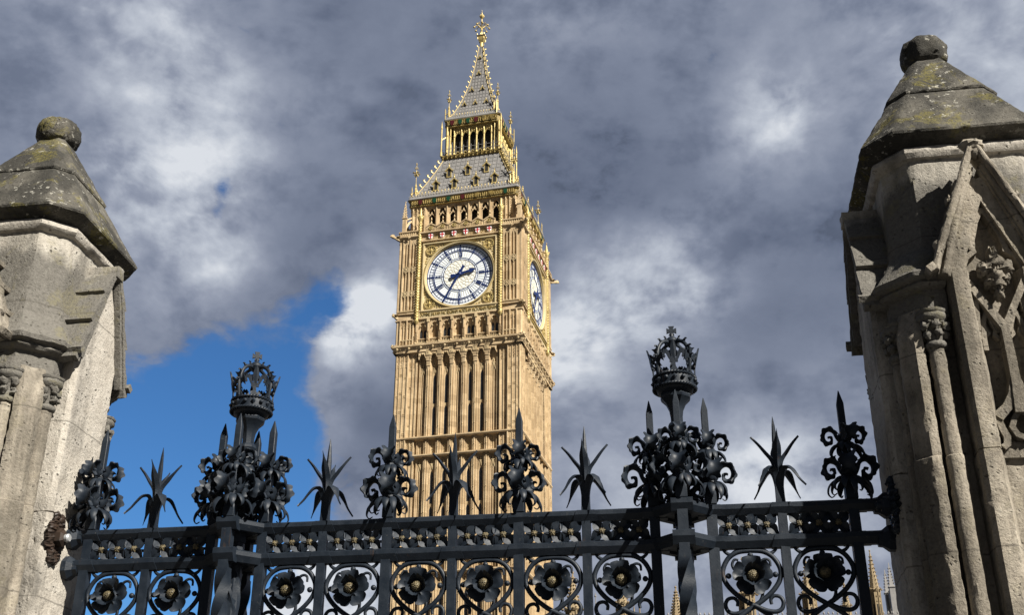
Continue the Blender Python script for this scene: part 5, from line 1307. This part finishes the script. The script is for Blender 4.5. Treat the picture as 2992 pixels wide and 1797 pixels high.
def turret(x, y, tip, base, r, bottom=20, spire=True, fin=0.0):
    m = MB(); n = 8
    m.lathe([(r, bottom), (r, base-.35), (r*1.18, base-.2), (r*1.30, base), (r*1.05, base+.1)], n, rot=PI/8)
    for i in range(n):
        a = 2*PI*i/n; ca, sa = math.cos(a), math.sin(a); a2 = a+PI/8
        m.tube([(r*1.03*math.cos(a2), r*1.03*math.sin(a2), bottom), (r*1.03*math.cos(a2), r*1.03*math.sin(a2), base-.2)], r*.13, 5)
        m.octa((r*1.42*ca, r*1.42*sa, base), r*.26, r*.26, r*.2); m.octa((r*.97*ca, r*.97*sa, base-.8), r*.16, r*.16, r*.3); m.octa((r*.97*ca, r*.97*sa, base-1.4), r*.14, r*.14, r*.25)
    if spire:
        m.lathe([(r*.98, base+.05), (r*.5, base+(tip-base)*.5), (r*.06, tip)], n, rot=PI/8)
        q = 9
        for j in range(q):
            z = base+.25+(tip-base-.5)*j/q; rr_ = r*.98*(1-(z-base)/(tip-base))+.05
            for i in range(n):
                a = 2*PI*i/n+PI/8; m.octa((rr_*1.12*math.cos(a), rr_*1.12*math.sin(a), z), r*.15, r*.15, r*.15)
        m.octa((0, 0, tip), r*.22, r*.22, r*.3)
    else:
        for i in range(4):
            a = 2*PI*i/4+PI/4; m.lathe([(r*.16, base), (r*.14, base+.9), (.02, base+1.5)], 6, c=(r*.85*math.cos(a), r*.85*math.sin(a)))
    if fin: m.tube([(0, 0, tip-.2), (0, 0, tip+fin)], .045, 6); m.octa((0, 0, tip+fin*.8), .16, .05, .2)
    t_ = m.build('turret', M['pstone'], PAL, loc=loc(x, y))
    k_ = MB()
    for i in range(n):
        a = 2*PI*i/n; k_.M = Matrix.Rotation(a, 4, 'Z'); k_.box(r*.93, r*.955, -r*.14, r*.14, base-4.5, base-1.75)
    k_.M = None; k_.build('turret_light', M['dark'], t_)
turret(8.35, 160, 39.6, 34.6, 1.0); turret(14.75, 158, 39.6, 35.0, .80, spire=True); turret(16.9, 160, 36.6, 33.6, .62, spire=False)
turret(22.0, 158, 37.2, 33.2, .85); turret(31.2, 157, 35.0, 36.0, 1.0, spire=False); turret(31.0, 157.2, 39.2, 36.2, .34, fin=2.0)
turret(36.5, 145, 37.9, 33.5, .78); turret(43.2, 153, 37.0, 33.8, .50); turret(43.1, 140, 37.6, 32.9, .58)
m = MB(); m.tube([(0, 0, 30), (0, 0, 39.0)], .08, 6); m.octa((0, 0, 38.6), .2, .2, .3); m.octa((0, 0, 37), .16, .16, .8); m.build('roof_flagstaff', M['lead'], PAL, loc=loc(12.1, 170))
# far grey tower
FT = thing('far_stone_tower', 'distant grey pinnacled stone tower half hidden by the right-hand pier', 'tower', (106.5, 320, 0), R(-8))
m = MB(); m.box(-4.0, 4.0, -4.0, 4.0, 0, 66); m.build('walls', M['lead'], FT)
m = MB()
for k in range(4):
    m.M = SIDE[k]
    m.box(3.1, 4.5, -4.5, -3.1, 0, 73.0)
    m.loft([[(3.8+h*a, -3.8+h*b, z) for a, b in ((-1,-1),(1,-1),(1,1),(-1,1))] for z, h in ((73.0,.9),(73.3,.9),(73.5,.6),(79.0,.12),(79.8,.05))])
    for j in range(6):
        for a, b in ((-1,-1),(1,-1),(1,1),(-1,1)): h = .7-.09*j; m.octa((3.8+a*h, -3.8+b*h, 74.2+j*.8), .18, .18, .22)
    m.arch(-3.1, 3.1, 68.5, 71.5, 72.8, 3.4, 3.9, 10); m.fb(-.2, .2, 3.5, 3.8, 66, 72); m.fb(-3.1, 3.1, 3.4, 3.9, 66, 67)
    for i in range(7): m.octa((-2.6+i*.87, -3.7, 73.2), .2, .15, .5)
m.M = None; m.build('crown_stage', M['lead'], FT)
